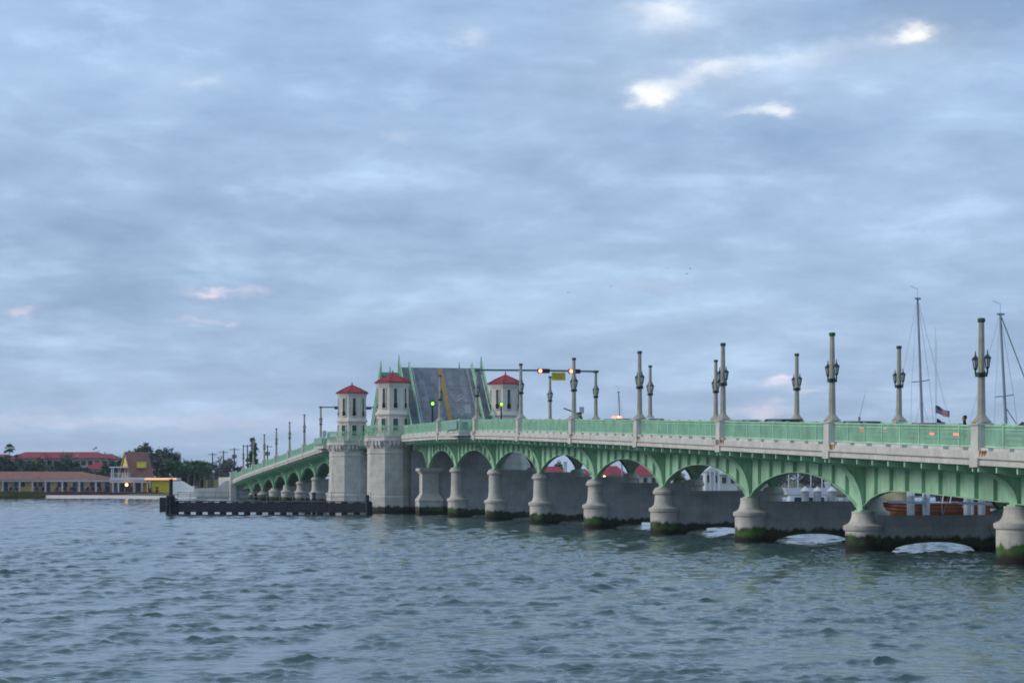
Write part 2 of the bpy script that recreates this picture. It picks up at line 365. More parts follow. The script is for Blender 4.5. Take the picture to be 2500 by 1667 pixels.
# ================================================================== SETTING: water, land
def build_water():
    m = bpy.data.materials.new('water'); m.use_nodes = True; nt = m.node_tree; N = nt.nodes; L = nt.links; p = N['Principled BSDF']
    p.inputs['Base Color'].default_value = (0.050, 0.094, 0.088, 1); p.inputs['Roughness'].default_value = 0.06; p.inputs['IOR'].default_value = 1.40
    geo = N.new('ShaderNodeNewGeometry')
    mp = N.new('ShaderNodeMapping'); mp.inputs['Scale'].default_value = (0.9, 1.0, 1.0); L.new(geo.outputs['Position'], mp.inputs[0])
    prev = None
    for sc_, st, dist in ((2.6, 0.35, 0.06), (6.0, 0.30, 0.028), (13.0, 0.25, 0.010)):
        nz = N.new('ShaderNodeTexNoise'); nz.inputs['Scale'].default_value = sc_; nz.inputs['Detail'].default_value = 3; nz.inputs['Distortion'].default_value = 0.4; L.new(mp.outputs[0], nz.inputs['Vector'])
        b = N.new('ShaderNodeBump'); b.inputs['Strength'].default_value = st; b.inputs['Distance'].default_value = dist; L.new(nz.outputs[0], b.inputs['Height'])
        if prev: L.new(prev, b.inputs['Normal'])
        prev = b.outputs[0]
    L.new(prev, p.inputs['Normal']); MATS['water'] = m
    # wind-driven chop: short crested waves in groups, steep fronts, calmer water between them
    K = 210; lam = np.exp(rng.uniform(math.log(0.17), math.log(4.2), K)); ang = rng.normal(math.radians(80), 0.85, K)
    k = 2*np.pi/lam; slope = 0.0205*np.where(lam > 2.2, 0.26, np.where(lam > 0.9, 0.55, 1.55))*rng.uniform(0.6, 1.4, K); amp = slope/k; ph = rng.uniform(0, 2*np.pi, K)
    rows = [28.0]
    while rows[-1] < 470: rows.append(rows[-1]*1.0017)
    rows = np.array(rows); s = np.linspace(-0.40, 0.44, 660)
    Y = np.repeat(rows[:, None], len(s), 1); X = np.sqrt(rows**2+50.0**2)[:, None]*s[None, :]
    Z = np.zeros_like(X); dX = np.zeros_like(X); dY = np.zeros_like(X); dy = rows*0.0017
    def lump(sc, n, seed):                    # slow random field used for wave groups
        r = np.random.default_rng(seed); f = np.zeros_like(X)
        for _ in range(n):
            th = r.uniform(0, 6.283); q = sc*r.uniform(.6, 1.6); f += np.sin(q*(X*math.cos(th)+Y*math.sin(th)*.8)+r.uniform(0, 6.283))
        return f/math.sqrt(n/2)
    g1 = lump(2.2, 10, 1); g2 = lump(0.35, 8, 2); g3 = lump(0.06, 6, 3)
    gust = np.clip(1.0+0.50*g1+0.20*g2+0.14*g3, 0.2, 2.5)
    for a, kk, th, f, lm in zip(amp, k, ang, ph, lam):
        w = np.clip((lm/dy-1.8)/2.0, 0, 1)[:, None]
        arg = kk*(X*math.cos(th)+Y*math.sin(th))+f
        Z += w*a*np.sin(arg); q = 0.95*w*a*np.cos(arg); dX += q*math.cos(th); dY += q*math.sin(th)
    Z *= gust; X2 = X+dX*gust; Y2 = Y+dY*gust
    nr, nc = X.shape
    vs = np.stack([X2, Y2, Z], -1).reshape(-1, 3).astype(np.float32)
    idx = np.arange(nr*nc).reshape(nr, nc)
    q = np.stack([idx[:-1, :-1], idx[:-1, 1:], idx[1:, 1:], idx[1:, :-1]], -1).reshape(-1, 4)
    me = bpy.data.meshes.new('water'); me.vertices.add(len(vs)); me.vertices.foreach_set('co', vs.ravel())
    me.loops.add(q.size); me.loops.foreach_set('vertex_index', q.ravel().astype(np.int32)); me.polygons.add(len(q))
    me.polygons.foreach_set('loop_start', np.arange(0, q.size, 4, dtype=np.int32)); me.polygons.foreach_set('loop_total', np.full(len(q), 4, dtype=np.int32))
    me.polygons.foreach_set('use_smooth', np.ones(len(q), dtype=bool)); me.materials.append(m); me.update(); me.validate()
    o = bpy.data.objects.new('water', me); COL.objects.link(o); o['kind'] = 'structure'
    b = MB().add([(-3000,-1500,-.14),(3000,-1500,-.14),(3000,3000,-.14),(-3000,3000,-.14)], [(0,1,2,3)])
    o2 = struct('sea', b, 'water')
build_water()
SHORE = [(-2600, 441), (-300, 441), (0, 441), (60, 441), (108, 438), (200, 436), (290, 434), (360, 424), (400, 421), (440, 430), (480, 440), (560, 442), (640, 446), (800, 452),
         (1050, 462), (1300, 470), (1700, 470), (2100, 460), (2700, 450), (3600, 440), (6000, 430)]
def build_land():
    offs = [(0, -0.55), (3, -0.15), (8, 0.15), (16, 0.42), (26, 0.9), (60, 1.5), (300, 2.0), (2600, 3.0)]
    g = MB(); n = len(SHORE)
    for off, z in offs:
        for px, D in SHORE: g.v.append(((px-1250)/F*D*(1+off/D), D+off, z))
    for r in range(len(offs)-1):
        for i in range(n-1): g.f.append((r*n+i, r*n+i+1, (r+1)*n+i+1, (r+1)*n+i))
    ob = struct('ground', g, 'land', True)
    # beach: a sheet laid over the foreshore
    s = MB(); pts = [p for p in SHORE if 100 <= p[0] <= 480]; sec = []
    offs2 = [(-1.5, -0.30), (3, -0.05), (8, 0.24), (16, 0.50), (19, 0.52)]
    for off, z in offs2:
        for px, D in pts: s.v.append(((px-1250)/F*D*(1+off/D), D+off, z+0.05))
    n = len(pts)
    for r in range(len(offs2)-1):
        for i in range(n-1): s.f.append((r*n+i, r*n+i+1, (r+1)*n+i+1, (r+1)*n+i))
    struct('beach', s, 'sand', True)
    # marsh grass at the left water edge: blades
    gr = MB(); rg = random.Random(3)
    for i in range(5200):
        px = rg.uniform(-60, 112); D = rg.uniform(440.5, 452); z0 = -0.1+(D-441)*0.085
        if px > 98 and rg.random() < 0.5: continue
        p = at(px, 0, D); h = rg.uniform(0.45, 0.95)*(0.75 if px > 95 else 1); a = rg.uniform(0, 3.14); w = 0.10
        lx, ly = rg.uniform(-.2, .2), rg.uniform(-.2, .2)
        gr.add([(p.x-w*math.cos(a), p.y-w*math.sin(a), z0), (p.x+w*math.cos(a), p.y+w*math.sin(a), z0), (p.x+lx, p.y+ly, z0+h)], [(0,1,2)])
    o = bpy.data.objects.new('marsh_grass', gr.mesh('marsh_grass', 'grass')); COL.objects.link(o); props(o, 'green brown marsh grass along the left water edge', 'grass', kind='stuff')
build_land()

# ================================================================== BRIDGE
PN, PF, PC = 45.1, 57.6, 51.35           # near / far lamp line, centre line
GN, GF = 47.0, 55.7                      # near / far girder plane
T0, DT = 90.66, 18.63
tw = [T0+DT*i for i in range(-2, 8)]      # index 2 is the lamp at the right edge of the frame
te = [294.2+18.6*j for j in range(0, 9)]
RT_T = tw+[246.0, 277.4]+te
RT_Z = [5.5, 6.1, 6.72, 7.32, 7.93, 8.53, 9.10, 9.64, 10.12, 10.42, 10.57, 10.57, 10.45, 10.12, 9.45, 8.75, 8.10, 7.42, 6.74, 6.00, 5.10]
def R(t): return float(np.interp(t, RT_T, RT_Z))
T_HINGE = 243.3; TE_HINGE = 273.2
TI8 = 236.9
def sub(t0, t1, n): return [t0+(t1-t0)*i/n for i in range(n+1)]
def sweep(mb, prof, ts):
    mb.loft([[(p, t, R(t)+dz) for p, dz in prof] for t in ts]); return mb
def mirror(prof): return [(2*PC-p, dz) for p, dz in prof][::-1]
COPING = [(44.72,-1.20),(44.72,-1.58),(44.86,-1.60),(44.86,-1.65),(44.78,-1.67),(44.78,-1.90),(45.0,-1.95),(45.5,-1.95),(45.5,-1.20)]
post_me = MB().box(-.055,.055,-.055,.055,-1.22,.05).box(-.08,.08,-.08,.08,.05,.09).box(-.10,.10,-.10,.10,-1.22,-1.10).mesh('post', 'paint_rail')
outr_me = MB().add([(0,-.06,-1.96),(0,.06,-1.96),(2.2,.06,-1.96),(2.2,-.06,-1.96),(0,-.06,-2.22),(0,.06,-2.22),(2.2,.06,-2.50),(2.2,-.06,-2.50)],
                   [(0,1,2,3),(4,7,6,5),(0,4,5,1),(1,5,6,2),(2,6,7,3),(3,7,4,0)]).mesh('outrigger', 'paint_rail')
def rail_panel(mb, p, t0, t1, pick=0.125):
    for dz, w, h in ((0.0, .11, .07), (-.17, .05, .05), (-1.00, .07, .07)):
        mb.beam((p, t0, R(t0)+dz), (p, t1, R(t1)+dz), w, h)
    n = max(2, int(round((t1-t0)/pick)))
    for i in range(1, n):
        t = t0+(t1-t0)*i/n; z = R(t); mb.box(p-.016, p+.016, t-.02, t+.02, z-1.0, z-.02)
    return mb
def barrier(mb, p, t0, t1):
    n = max(1, int((t1-t0)/2.3))
    for dz, h in ((-.36, .12), (-.62, .14), (-.90, .16)):
        for a, b in zip(sub(t0, t1, n)[:-1], sub(t0, t1, n)[1:]): mb.beam((p, a, R(a)+dz), (p, b, R(b)+dz), .10, h)
    for t in sub(t0, t1, n): mb.box(p-.07, p+.07, t-.07, t+.07, R(t)-1.33, R(t)-.28)
    return mb
def arch_pts(t0, t1, z0, z1, zc, n=22, foot=0.32):
    a, b = t0+foot, t1-foot; out = []
    for i in range(n+1):
        s = i/n; t = a+(b-a)*s; base = z0+(z1-z0)*s; rise = zc-(z0+z1)/2
        out.append((t, base+rise*(1-(2*s-1)**2)**0.80))
    return out
def girder(T, p, bot, t0, t1, side, detail, stiff_ts, tmat='paint_green'):
    """web with arched bottom edge; side=-1 stiffeners face the near side"""
    w = MB(); top = -2.02
    ts = [b[0] for b in bot]; poly = [(p, t0, bot[0][1])]+[(p, t, z) for t, z in bot]+[(p, t1, bot[-1][1])]
    tp = [(p, t1, R(t1)+top)]+[(p, t, R(t)+top) for t in ts[::-1]]+[(p, t0, R(t0)+top)]
    low = poly; upp = tp[::-1]; n = len(low)
    for dx in (-.02, .02): w.add([(q[0]+dx, q[1], q[2]) for q in low]+[(q[0]+dx, q[1], q[2]) for q in upp], [(i, i+1, n+i+1, n+i) for i in range(n-1)])
    g = part(T, 'arch_girder', w, tmat)
    fl = MB(); A = [(p-.19, q[1], q[2]) for q in low]; B = [(p+.19, q[1], q[2]) for q in low]
    fl.strip(A, B); fl.strip([(a[0], a[1], a[2]+.05) for a in A], [(a[0], a[1], a[2]+.05) for a in B]); fl.strip(A, [(a[0], a[1], a[2]+.05) for a in A]); fl.strip(B, [(a[0], a[1], a[2]+.05) for a in B])
    part(T, 'bottom_flange', fl, tmat, g)
    tf = MB(); tt = sub(t0, t1, 4)
    for a, b in zip(tt[:-1], tt[1:]): tf.beam((p+side*.14, a, R(a)-2.34), (p+side*.14, b, R(b)-2.34), .28, .05)
    part(T, 'top_flange', tf, tmat, g)
    bt = [q[1] for q in low]; bz = [q[2] for q in low]
    if detail:
        for t in stiff_ts:
            zb = float(np.interp(t, bt, bz))+.04
            s = MB().box(p+side*.24, p+side*.02, t-.02, t+.02, zb, R(t)-2.36) if side < 0 else MB().box(p+.02, p+.24, t-.02, t+.02, zb, R(t)-2.36)
            part(T, 'stiffener', s, tmat, g)
    elif stiff_ts:
        for t in stiff_ts:
            zb = float(np.interp(t, bt, bz))+.04; a, b = sorted((p+side*.24, p+side*.02)); part(T, 'stiffener', MB().box(a, b, t-.02, t+.02, zb, R(t)-2.36), tmat, g)
    return g
def pier_bracket(T, t, ztop, near=True):
    """curved plate bracket from the pier head out to the deck edge under a lamp"""
    s = 1 if near else -1; P = lambda p: p if near else 2*PC-p
    r = R(t); z0 = ztop+.05; z1 = r-2.05; H = z1-.18-z0; th = [i/14*math.pi/2 for i in range(15)]
    cur = [(44.95+1.86*math.sin(a), z0+H*math.cos(a)) for a in th]
    w = MB()
    for dt in (-.30, .30):
        poly = [(P(p), t+dt-.02, z) for p, z in cur]+[(P(GN-.03), t+dt-.02, z0), (P(GN-.03), t+dt-.02, z1), (P(44.95), t+dt-.02, z1)]
        w.prism(poly, (0, .04, 0))
    b = part(T, 'bracket', w, 'paint_green')
    f = MB(); A = [(P(p), t-.40, z-.01) for p, z in cur]; B = [(P(p), t+.40, z-.01) for p, z in cur]
    f.strip(A, B); A2 = [(P(p-.03), t-.40, z-.045) for p, z in cur]; B2 = [(P(p-.03), t+.40, z-.045) for p, z in cur]; f.strip(A2, B2); f.strip(A, A2); f.strip(B, B2)
    part(T, 'bracket_flange', f, 'paint_green', b)
PIERTOP = {}
def approach(name, label, stations, t_start, t_end, tops, near_detail, east):
    T = thing(name, label, 'bridge', (PC, (t_start+t_end)/2, 0), 'B')
    ts = sorted(set([t_start, t_end]+[t for t in RT_T if t_start < t < t_end]))
    # slab, road, far coping
    sweep(slab := MB(), [(45.3,-1.36),(45.3,-1.95),(57.4,-1.95),(57.4,-1.36)], ts); part(T, 'deck_slab', slab, 'concrete')
    sweep(rd := MB(), [(47.45,-1.32),(47.45,-1.35),(55.25,-1.35),(55.25,-1.32)], ts); part(T, 'road_surface', rd, 'asphalt')
    for q in (50.0, ): 
        yl = MB()
        for dp in (-.13, .13): sweep(yl, [(PC+dp-.06,-1.314),(PC+dp-.06,-1.317),(PC+dp+.06,-1.317),(PC+dp+.06,-1.314)], ts)
        part(T, 'centre_line', yl, 'road_yellow')
    for pa, pb in ((45.52, 47.40), (55.30, 57.18)):
        sweep(sw := MB(), [(pa,-1.10),(pa,-1.35),(pb,-1.35),(pb,-1.10)], ts); part(T, 'footway', sw, 'concrete')
    sweep(cf := MB(), mirror(COPING), ts); part(T, 'coping', cf, 'concrete')
    for a, b in zip(ts[:-1], ts[1:]):
        sweep(c := MB(), COPING, [a+.01, b-.01]); part(T, 'coping', c, 'concrete')
        barrier(bn := MB(), 47.46, a, b); part(T, 'traffic_barrier', bn, 'paint_rail')
        barrier(bf := MB(), 2*PC-47.46, a, b); part(T, 'traffic_barrier', bf, 'paint_rail')
        n = 8 if b-a > 15 else max(2, int((b-a)/2.3)); tt = sub(a, b, n)
        fr = MB()
        for u, v in zip(tt[:-1], tt[1:]): rail_panel(fr, PF, u, v, .25)
        part(T, 'railing', fr, 'paint_rail')
        for i, (u, v) in enumerate(zip(tt[:-1], tt[1:])):
            pan = part(T, 'railing_panel', rail_panel(MB(), PN, u, v, .125 if near_detail else .2), 'paint_rail')
            if 0 < i: shared(T, 'post', post_me, (PN, u, R(u)))
            # low kerb blocks with drain slots between them
            L_ = v-u; g0 = u+L_*random.uniform(.25, .45); g1 = g0+random.uniform(.45, .8)
            for x0, x1 in ((u, g0), (g1, v)): k = MB(); k.loft([[(44.86, x, R(x)-1.2), (45.4, x, R(x)-1.2), (45.4, x, R(x)-1.06), (44.86, x, R(x)-1.06)] for x in (x0, x1)]); part(T, 'kerb', k, 'concrete', pan)
        if near_detail:
            m = 9 if b-a > 15 else max(2, int((b-a)/2))
            for u in sub(a, b, m)[1:-1]: shared(T, 'outrigger', outr_me, (44.84, u, R(u)))
            for u in (a-.3, a+.3): shared(T, 'outrigger', outr_me, (44.78, u, R(u)))
        else:
            for u in sub(a, b, 9)[1:-1]: shared(T, 'outrigger', outr_me, (44.84, u, R(u)))
    # girders
    sts = sorted(stations)
    for a, b in zip(sts[:-1], sts[1:]):
        za, zb = tops[a], tops[b]; zc = R((a+b)/2)-3.08
        st = sub(a, b, 9)[1:-1]
        for p, side, det in ((GN, -1, near_detail), (GF, 1, False)):
            if (a, b) in SPECIAL: bot = SPECIAL[(a, b)]
            else: bot = arch_pts(a, b, za, zb, zc)
            girder(T, p, bot, a+.02, b-.02, side, det, st if side < 0 else [])
        for q in (49.9, 52.8):
            im = MB()
            for u, v in zip(sub(a, b, 3)[:-1], sub(a, b, 3)[1:]): im.beam((q, u, R(u)-2.3), (q, v, R(v)-2.3), .3, .7)
            part(T, 'stringer', im, 'paint_green')
        cb = MB()
        for u in sub(a, b, 9)[1:-1]: cb.box(GN+.03, GF-.03, u-.08, u+.08, R(u)-2.75, R(u)-1.96)
        part(T, 'floor_beam', cb, 'paint_green')
    for t in stations:
        if t in NOBRACKET: continue
        pier_bracket(T, t, tops[t]); pier_bracket(T, t, tops[t], False)
    return T
SPECIAL = {}; NOBRACKET = set()
wst = [round(t, 3) for t in tw[1:]]          # i = -1 .. 7
topsW = {}
for t in wst: topsW[t] = R(t)-5.0
i0 = wst[1]; topsW[wst[0]] = R(wst[0])-3.85; topsW[i0] = 2.85
wend = 62.5
topsW[wend] = R(wend)-3.85; topsW[TI8] = 5.45; topsW[243.0] = 7.2
# right-most span: haunch only at its far end, then a straight soffit
def straight(a, b): return [(a+.1, R(a)-3.80), ((a+b)/2, R((a+b)/2)-3.80), (b-.1, R(b)-3.80)]
SPECIAL[(wend, wst[0])] = straight(wend, wst[0]); SPECIAL[(wst[0], i0)] = straight(wst[0], i0)
i1 = wst[2]
SPECIAL[(i0, i1)] = [(tD(D, GN), z) for D, z in ((99.5, 3.00), (100.7, 3.02), (102.4, 3.08), (105.5, 3.24), (108, 3.33), (110.4, 3.41), (112, 3.46), (113.3, 3.46), (114.6, 3.33), (115.8, 3.05), (117.0, 2.55), (117.3, 2.40))]
SPECIAL[(TI8, 243.0)] = [(TI8+.5, 5.5), (TI8+1.2, 6.2), (TI8+2.2, 6.9), (TI8+3.5, 7.35), (TI8+5, 7.5), (242.9, 7.5)]
NOBRACKET |= {wend, 243.0, TI8}
AW = approach('approach_viaduct', 'pale green steel arch viaduct with railing, nearest half of the bridge at right', wst+[wend, TI8, 243.0], 52.0, T_HINGE-.6, topsW, True, False)
topsE = {round(t, 3): R(t)-5.0 for t in te}
est = [round(t, 3) for t in te]; topsE[est[-1]] = R(est[-1])-4.4; topsE[280.5] = 7.3; NOBRACKET |= {280.5, est[-1]}
topsE[est[-2]] = R(est[-2])-5.0
SPECIAL[(est[-2], est[-1])] = [(est[-2]+.4, topsE[est[-2]]), (est[-2]+3, topsE[est[-2]]+1.1), (est[-2]+6, R(est[-2]+6)-3.4), (est[-1]-.2, R(est[-1])-3.2)]
AE = approach('approach_viaduct', 'pale green steel arch viaduct sloping down to the far shore at left', est+[280.5], TE_HINGE+.6, est[-1], topsE, False, True)

# ---- platforms with sheet metal boxes, one on each approach
def platform(T, t0, t1, zref, mirror_curve):
    p0 = 43.55; z = R((t0+t1)/2)
    sl_ = MB().box(p0, 44.72, t0, t1, z-1.62, z-1.2).box(p0-.06, 44.72, t0-.06, t1+.06, z-1.30, z-1.205); pl = part(T, 'platform_slab', sl_, 'concrete')
    r = MB()
    for a, b in (((p0+.1, t0+.1), (p0+.1, t1-.1)), ((p0+.1, t0+.1), (44.9, t0+.1)), ((p0+.1, t1-.1), (44.9, t1-.1))):
        for dz, w in ((0, .1), (-.17, .05), (-1.0, .07)): r.beam((*a, z+dz), (*b, z+dz), w, .07)
        n = int(math.dist(a, b)/.125)
        for i in range(n+1):
            s = i/n; x = a[0]+(b[0]-a[0])*s; y = a[1]+(b[1]-a[1])*s; r.box(x-.016, x+.016, y-.02, y+.02, z-1.0, z)
    for x, y in ((p0+.1, t0+.1), (p0+.1, t1-.1)): r.box(x-.08, x+.08, y-.08, y+.08, z-1.2, z+.1)
    part(T, 'platform_railing', r, 'paint_rail', pl)
    part(T, 'sheet_metal_box', MB().box(p0-.12, p0-.02, t0+.5, t1-.6, z-.95, z-.10).box(p0+.25, 44.5, t0-.12, t0-.04, z-.95, z-.22), 'panel_grey', pl)
    br = MB()
    for t in (t0+.8, (t0+t1)/2, t1-.8):
        cur = [(p0+.1+(GN-.1-p0-.1)*math.sin(a), z-3.1+1.45*math.cos(a)) for a in [i/10*math.pi/2 for i in range(11)]]
        br.prism([(p, t-.15, zz) for p, zz in cur]+[(GN-.05, t-.15, z-1.98), (44.9, t-.15, z-1.98), (44.9, t-.15, z-1.64), (p0+.1, t-.15, z-1.64)], (0, .3, 0))
    part(T, 'platform_bracket', br, 'paint_green', pl)
platform(AW, 204.0, 210.4, 0, False)
platform(AE, 299.6, 309.0, 0, True)
# rust stains run down the coping beside the near lamps
for t in wst[1:]:
    rs = MB(); rg = random.Random(int(t)); z = R(t)
    for k in range(16):
        t1 = t-.44-rg.uniform(0, .75); w = rg.uniform(.06, .2); h = rg.uniform(.08, .36)
        rs.add([(44.713, t1, z-1.22), (44.713, t1-w, z-1.22), (44.713, t1-w*.6, z-1.22-h), (44.713, t1-w*.2, z-1.22-h*.8)], [(0,1,2,3)])
    part(AW, 'rust_stain', rs, 'rust')

# ---- river piers
def column_profile(ztop, zcol, cap):
    pr = [(1.02, -1.5), (1.02, zcol-.22), (1.10, zcol-.2), (1.14, zcol-.12), (1.14, zcol+.06)]
    h = ztop-zcol
    if h > 1.6: pr += [(1.05, zcol+.12), (.86, zcol+.20), (.75, zcol+.36), (.70, zcol+.62), (.675, zcol+1.1), (.65, ztop-.62)]
    else: pr += [(1.05, zcol+.10), (.85, zcol+.19), (.73, zcol+.36), (.67, zcol+h*.62), (.64, ztop-.14)]
    if cap: pr += [(.68, ztop-.55), (.80, ztop-.50), (.84, ztop-.42), (.84, ztop-.30), (.76, ztop-.24), (.74, ztop-.12)]
    pr += [(.66, ztop-.12), (.66, ztop-.02)]
    return pr
def pier(t, ztop, label, zcol=1.87):
    T = thing('bridge_pier', label, 'pier', (PC, t, 0), 'B', 'concrete river piers under the arches')
    cap = ztop-zcol > 1.6
    for p in (GN, GF):
        c = part(T, 'column', MB().lathe(column_profile(ztop, zcol, cap), 28, (p, t, 0)), 'pier_concrete', smooth=True)
        part(T, 'bearing_block', MB().box(p-.35, p+.35, t-.42, t+.42, ztop-.06, ztop+.06), 'paint_green', c)
    zt = ztop-.28; w = .42; A = []; a0, a1 = 48.45, 54.25
    poly = [(GN+.3, -1.5), (a0, -1.5), (a0, -.1)]
    for i in range(1, 16):
        s = i/16; poly.append((a0+(a1-a0)*s, -.1+.62*(1-(2*s-1)**2)**.5))
    poly += [(a1, -.1), (a1, -1.5), (GF-.3, -1.5), (GF-.3, zt), (GN+.3, zt)]
    part(T, 'web_wall', MB().prism([(p, t-w, z) for p, z in poly], (0, 2*w, 0)), 'wall_concrete')
    part(T, 'wall_coping', MB().box(GN+.5, GF-.5, t-w-.05, t+w+.05, zt-.42, zt+.02), 'wall_concrete')
    return T
ordn = ['nearest', 'second nearest', 'third nearest', 'fourth nearest', 'fifth nearest', 'sixth nearest', 'seventh nearest', 'eighth nearest']
pier(i0, topsW[i0], 'short round pier cut by the right edge of the photo', 1.95)
pier(i1, topsW[i1], 'squat flared pier with bright green algae, second from the right edge', 1.42)
desc = ['third round pier from the right edge, short flared shaft without capital', 'fourth round pier from the right edge, flared shaft over green algae',
        'fifth round pier from the right edge, with a ring capital', 'sixth round pier from the right edge, tall shaft with ring capital',
        'seventh round pier from the right edge, tall slim shaft', 'tall round pier next to the square pier by the bascule']
for t, d in zip(wst[3:], desc): pier(t, topsW[t], d, 1.90)
edesc = ['far pier half hidden by the left tower turret', 'first far round pier left of the turret', 'second far round pier left of the turret', 'third far round pier left of the turret',
         'fourth far round pier left of the turret, short and stout', 'fifth far round pier left of the turret, behind the fender', 'low far pier, sixth left of the turret', 'lowest far pier beside the left abutment']
for t, d in zip(est[:-1], edesc): pier(t, max(topsE[t], 1.3), d, min(1.9, max(topsE[t], 1.3)-.55))
# square pier beside the bascule turret
T = thing('bridge_pier', 'square concrete pier with moulded cap beside the bascule turret', 'pier', (PC, TI8, 0), 'B', 'concrete river piers under the arches')
def frus(mb, p, t, secs):
    mb.loft([[(p-a, t-b, z), (p+a, t-b, z), (p+a, t+b, z), (p-a, t+b, z)] for a, b, z in secs]); return mb
for p in (GN, GF):
    part(T, 'column', frus(MB(), p, TI8, [(1.42,1.2,-1.5),(1.42,1.2,1.45),(1.47,1.25,1.52),(1.47,1.25,1.72),(1.42,1.2,1.78),(1.05,.95,2.35),(1.0,.9,2.5),(1.0,.9,4.75),(1.12,1.0,4.8),(1.18,1.1,4.95),(1.38,1.25,5.1),(1.38,1.25,5.4),(1.3,1.2,5.42)]), 'pier_concrete')
part(T, 'web_wall', MB().box(GN+.6, GF-.6, TI8-.5, TI8+.5, -1.5, 4.9), 'wall_concrete')

# ---- bascule piers with turrets
OCT = math.pi/8
def octo(mb, prof, p, t): return mb.lathe([(a/math.cos(OCT), z) for a, z in prof], 8, (p, t, 0), OCT)
def octpt(ap, k, p, t, z):                    # corner k of an octagon with apothem ap
    a = OCT+k*math.pi/4; r = ap/math.cos(OCT); return (p+r*math.cos(a), t+r*math.sin(a), z)
def bascule_pier(t, label, hinge_dir):
    T = thing('bascule_pier', label, 'pier', (PC, t, 0), 'B', 'bascule piers')
    for s, p in ((-1, 43.95), (1, 2*PC-43.95)):
        b = part(T, 'turret', octo(MB(), [(2.74,-1.5),(2.74,2.0),(2.66,2.12),(2.62,7.2),(2.70,7.24),(2.70,7.36),(2.62,7.4),(2.62,8.3)], p, t), 'turret_concrete')
        sl_ = part(T, 'balcony', octo(MB(), [(2.70,8.3),(2.70,8.42),(2.88,8.72),(2.98,8.74),(2.98,9.05),(2.92,9.08),(2.92,9.22),(3.0,9.25),(3.0,9.34)], p, t), 'concrete')
        for k in range(8):
            A = Vector(octpt(2.62, k, p, t, 0)); B = Vector(octpt(2.62, k+1, p, t, 0)); n = ((A+B)/2-Vector((p, t, 0))).normalized(); d = (B-A).normalized()
            for f in (.26, .5, .74):
                cb = MB(); c = A+(B-A)*f+Vector((0, 0, 8.5)); cb.beam(c+Vector((0,0,-.06))+n*.01, c+Vector((0,0,-.06))+n*.40, .30, .50); cb.beam(c+Vector((0,0,-.45))+n*.01, c+Vector((0,0,-.42))+n*.20, .26, .24); part(T, 'corbel', cb, 'concrete', sl_)
        rl = MB()
        for k in range(8):
            A = Vector(octpt(2.86, k, p, t, 0)); B = Vector(octpt(2.86, k+1, p, t, 0))
            if s*(A.x+B.x-2*p) < -2.0*0-3.6 and False: continue
            for z, w in ((10.57, .1), (10.40, .05), (9.50, .07)): rl.beam(A+Vector((0,0,z)), B+Vector((0,0,z)), w, .07)
            for i in range(15):
                q = A+(B-A)*(i/15); h = .06 if i % 15 == 0 else .016; rl.box(q.x-h, q.x+h, q.y-h, q.y+h, 9.34, 10.62 if i == 0 else 10.55)
        part(T, 'balcony_railing', rl, 'paint_rail', sl_)
    part(T, 'pier_wall', MB().box(46.2, 56.5, t-2.0, t+2.0, -1.5, 7.6), 'wall_concrete')
    part(T, 'machinery_deck', MB().box(46.4, 56.3, t-2.3, t+2.3, 7.6, 8.3), 'concrete')
    return T
TA, TB = 246.0, 277.4
bascule_pier(TA, 'concrete bascule pier with octagonal turret, at the near side of the channel', 1)
bascule_pier(TB, 'concrete bascule pier with octagonal turret behind the dark timber fender', -1)
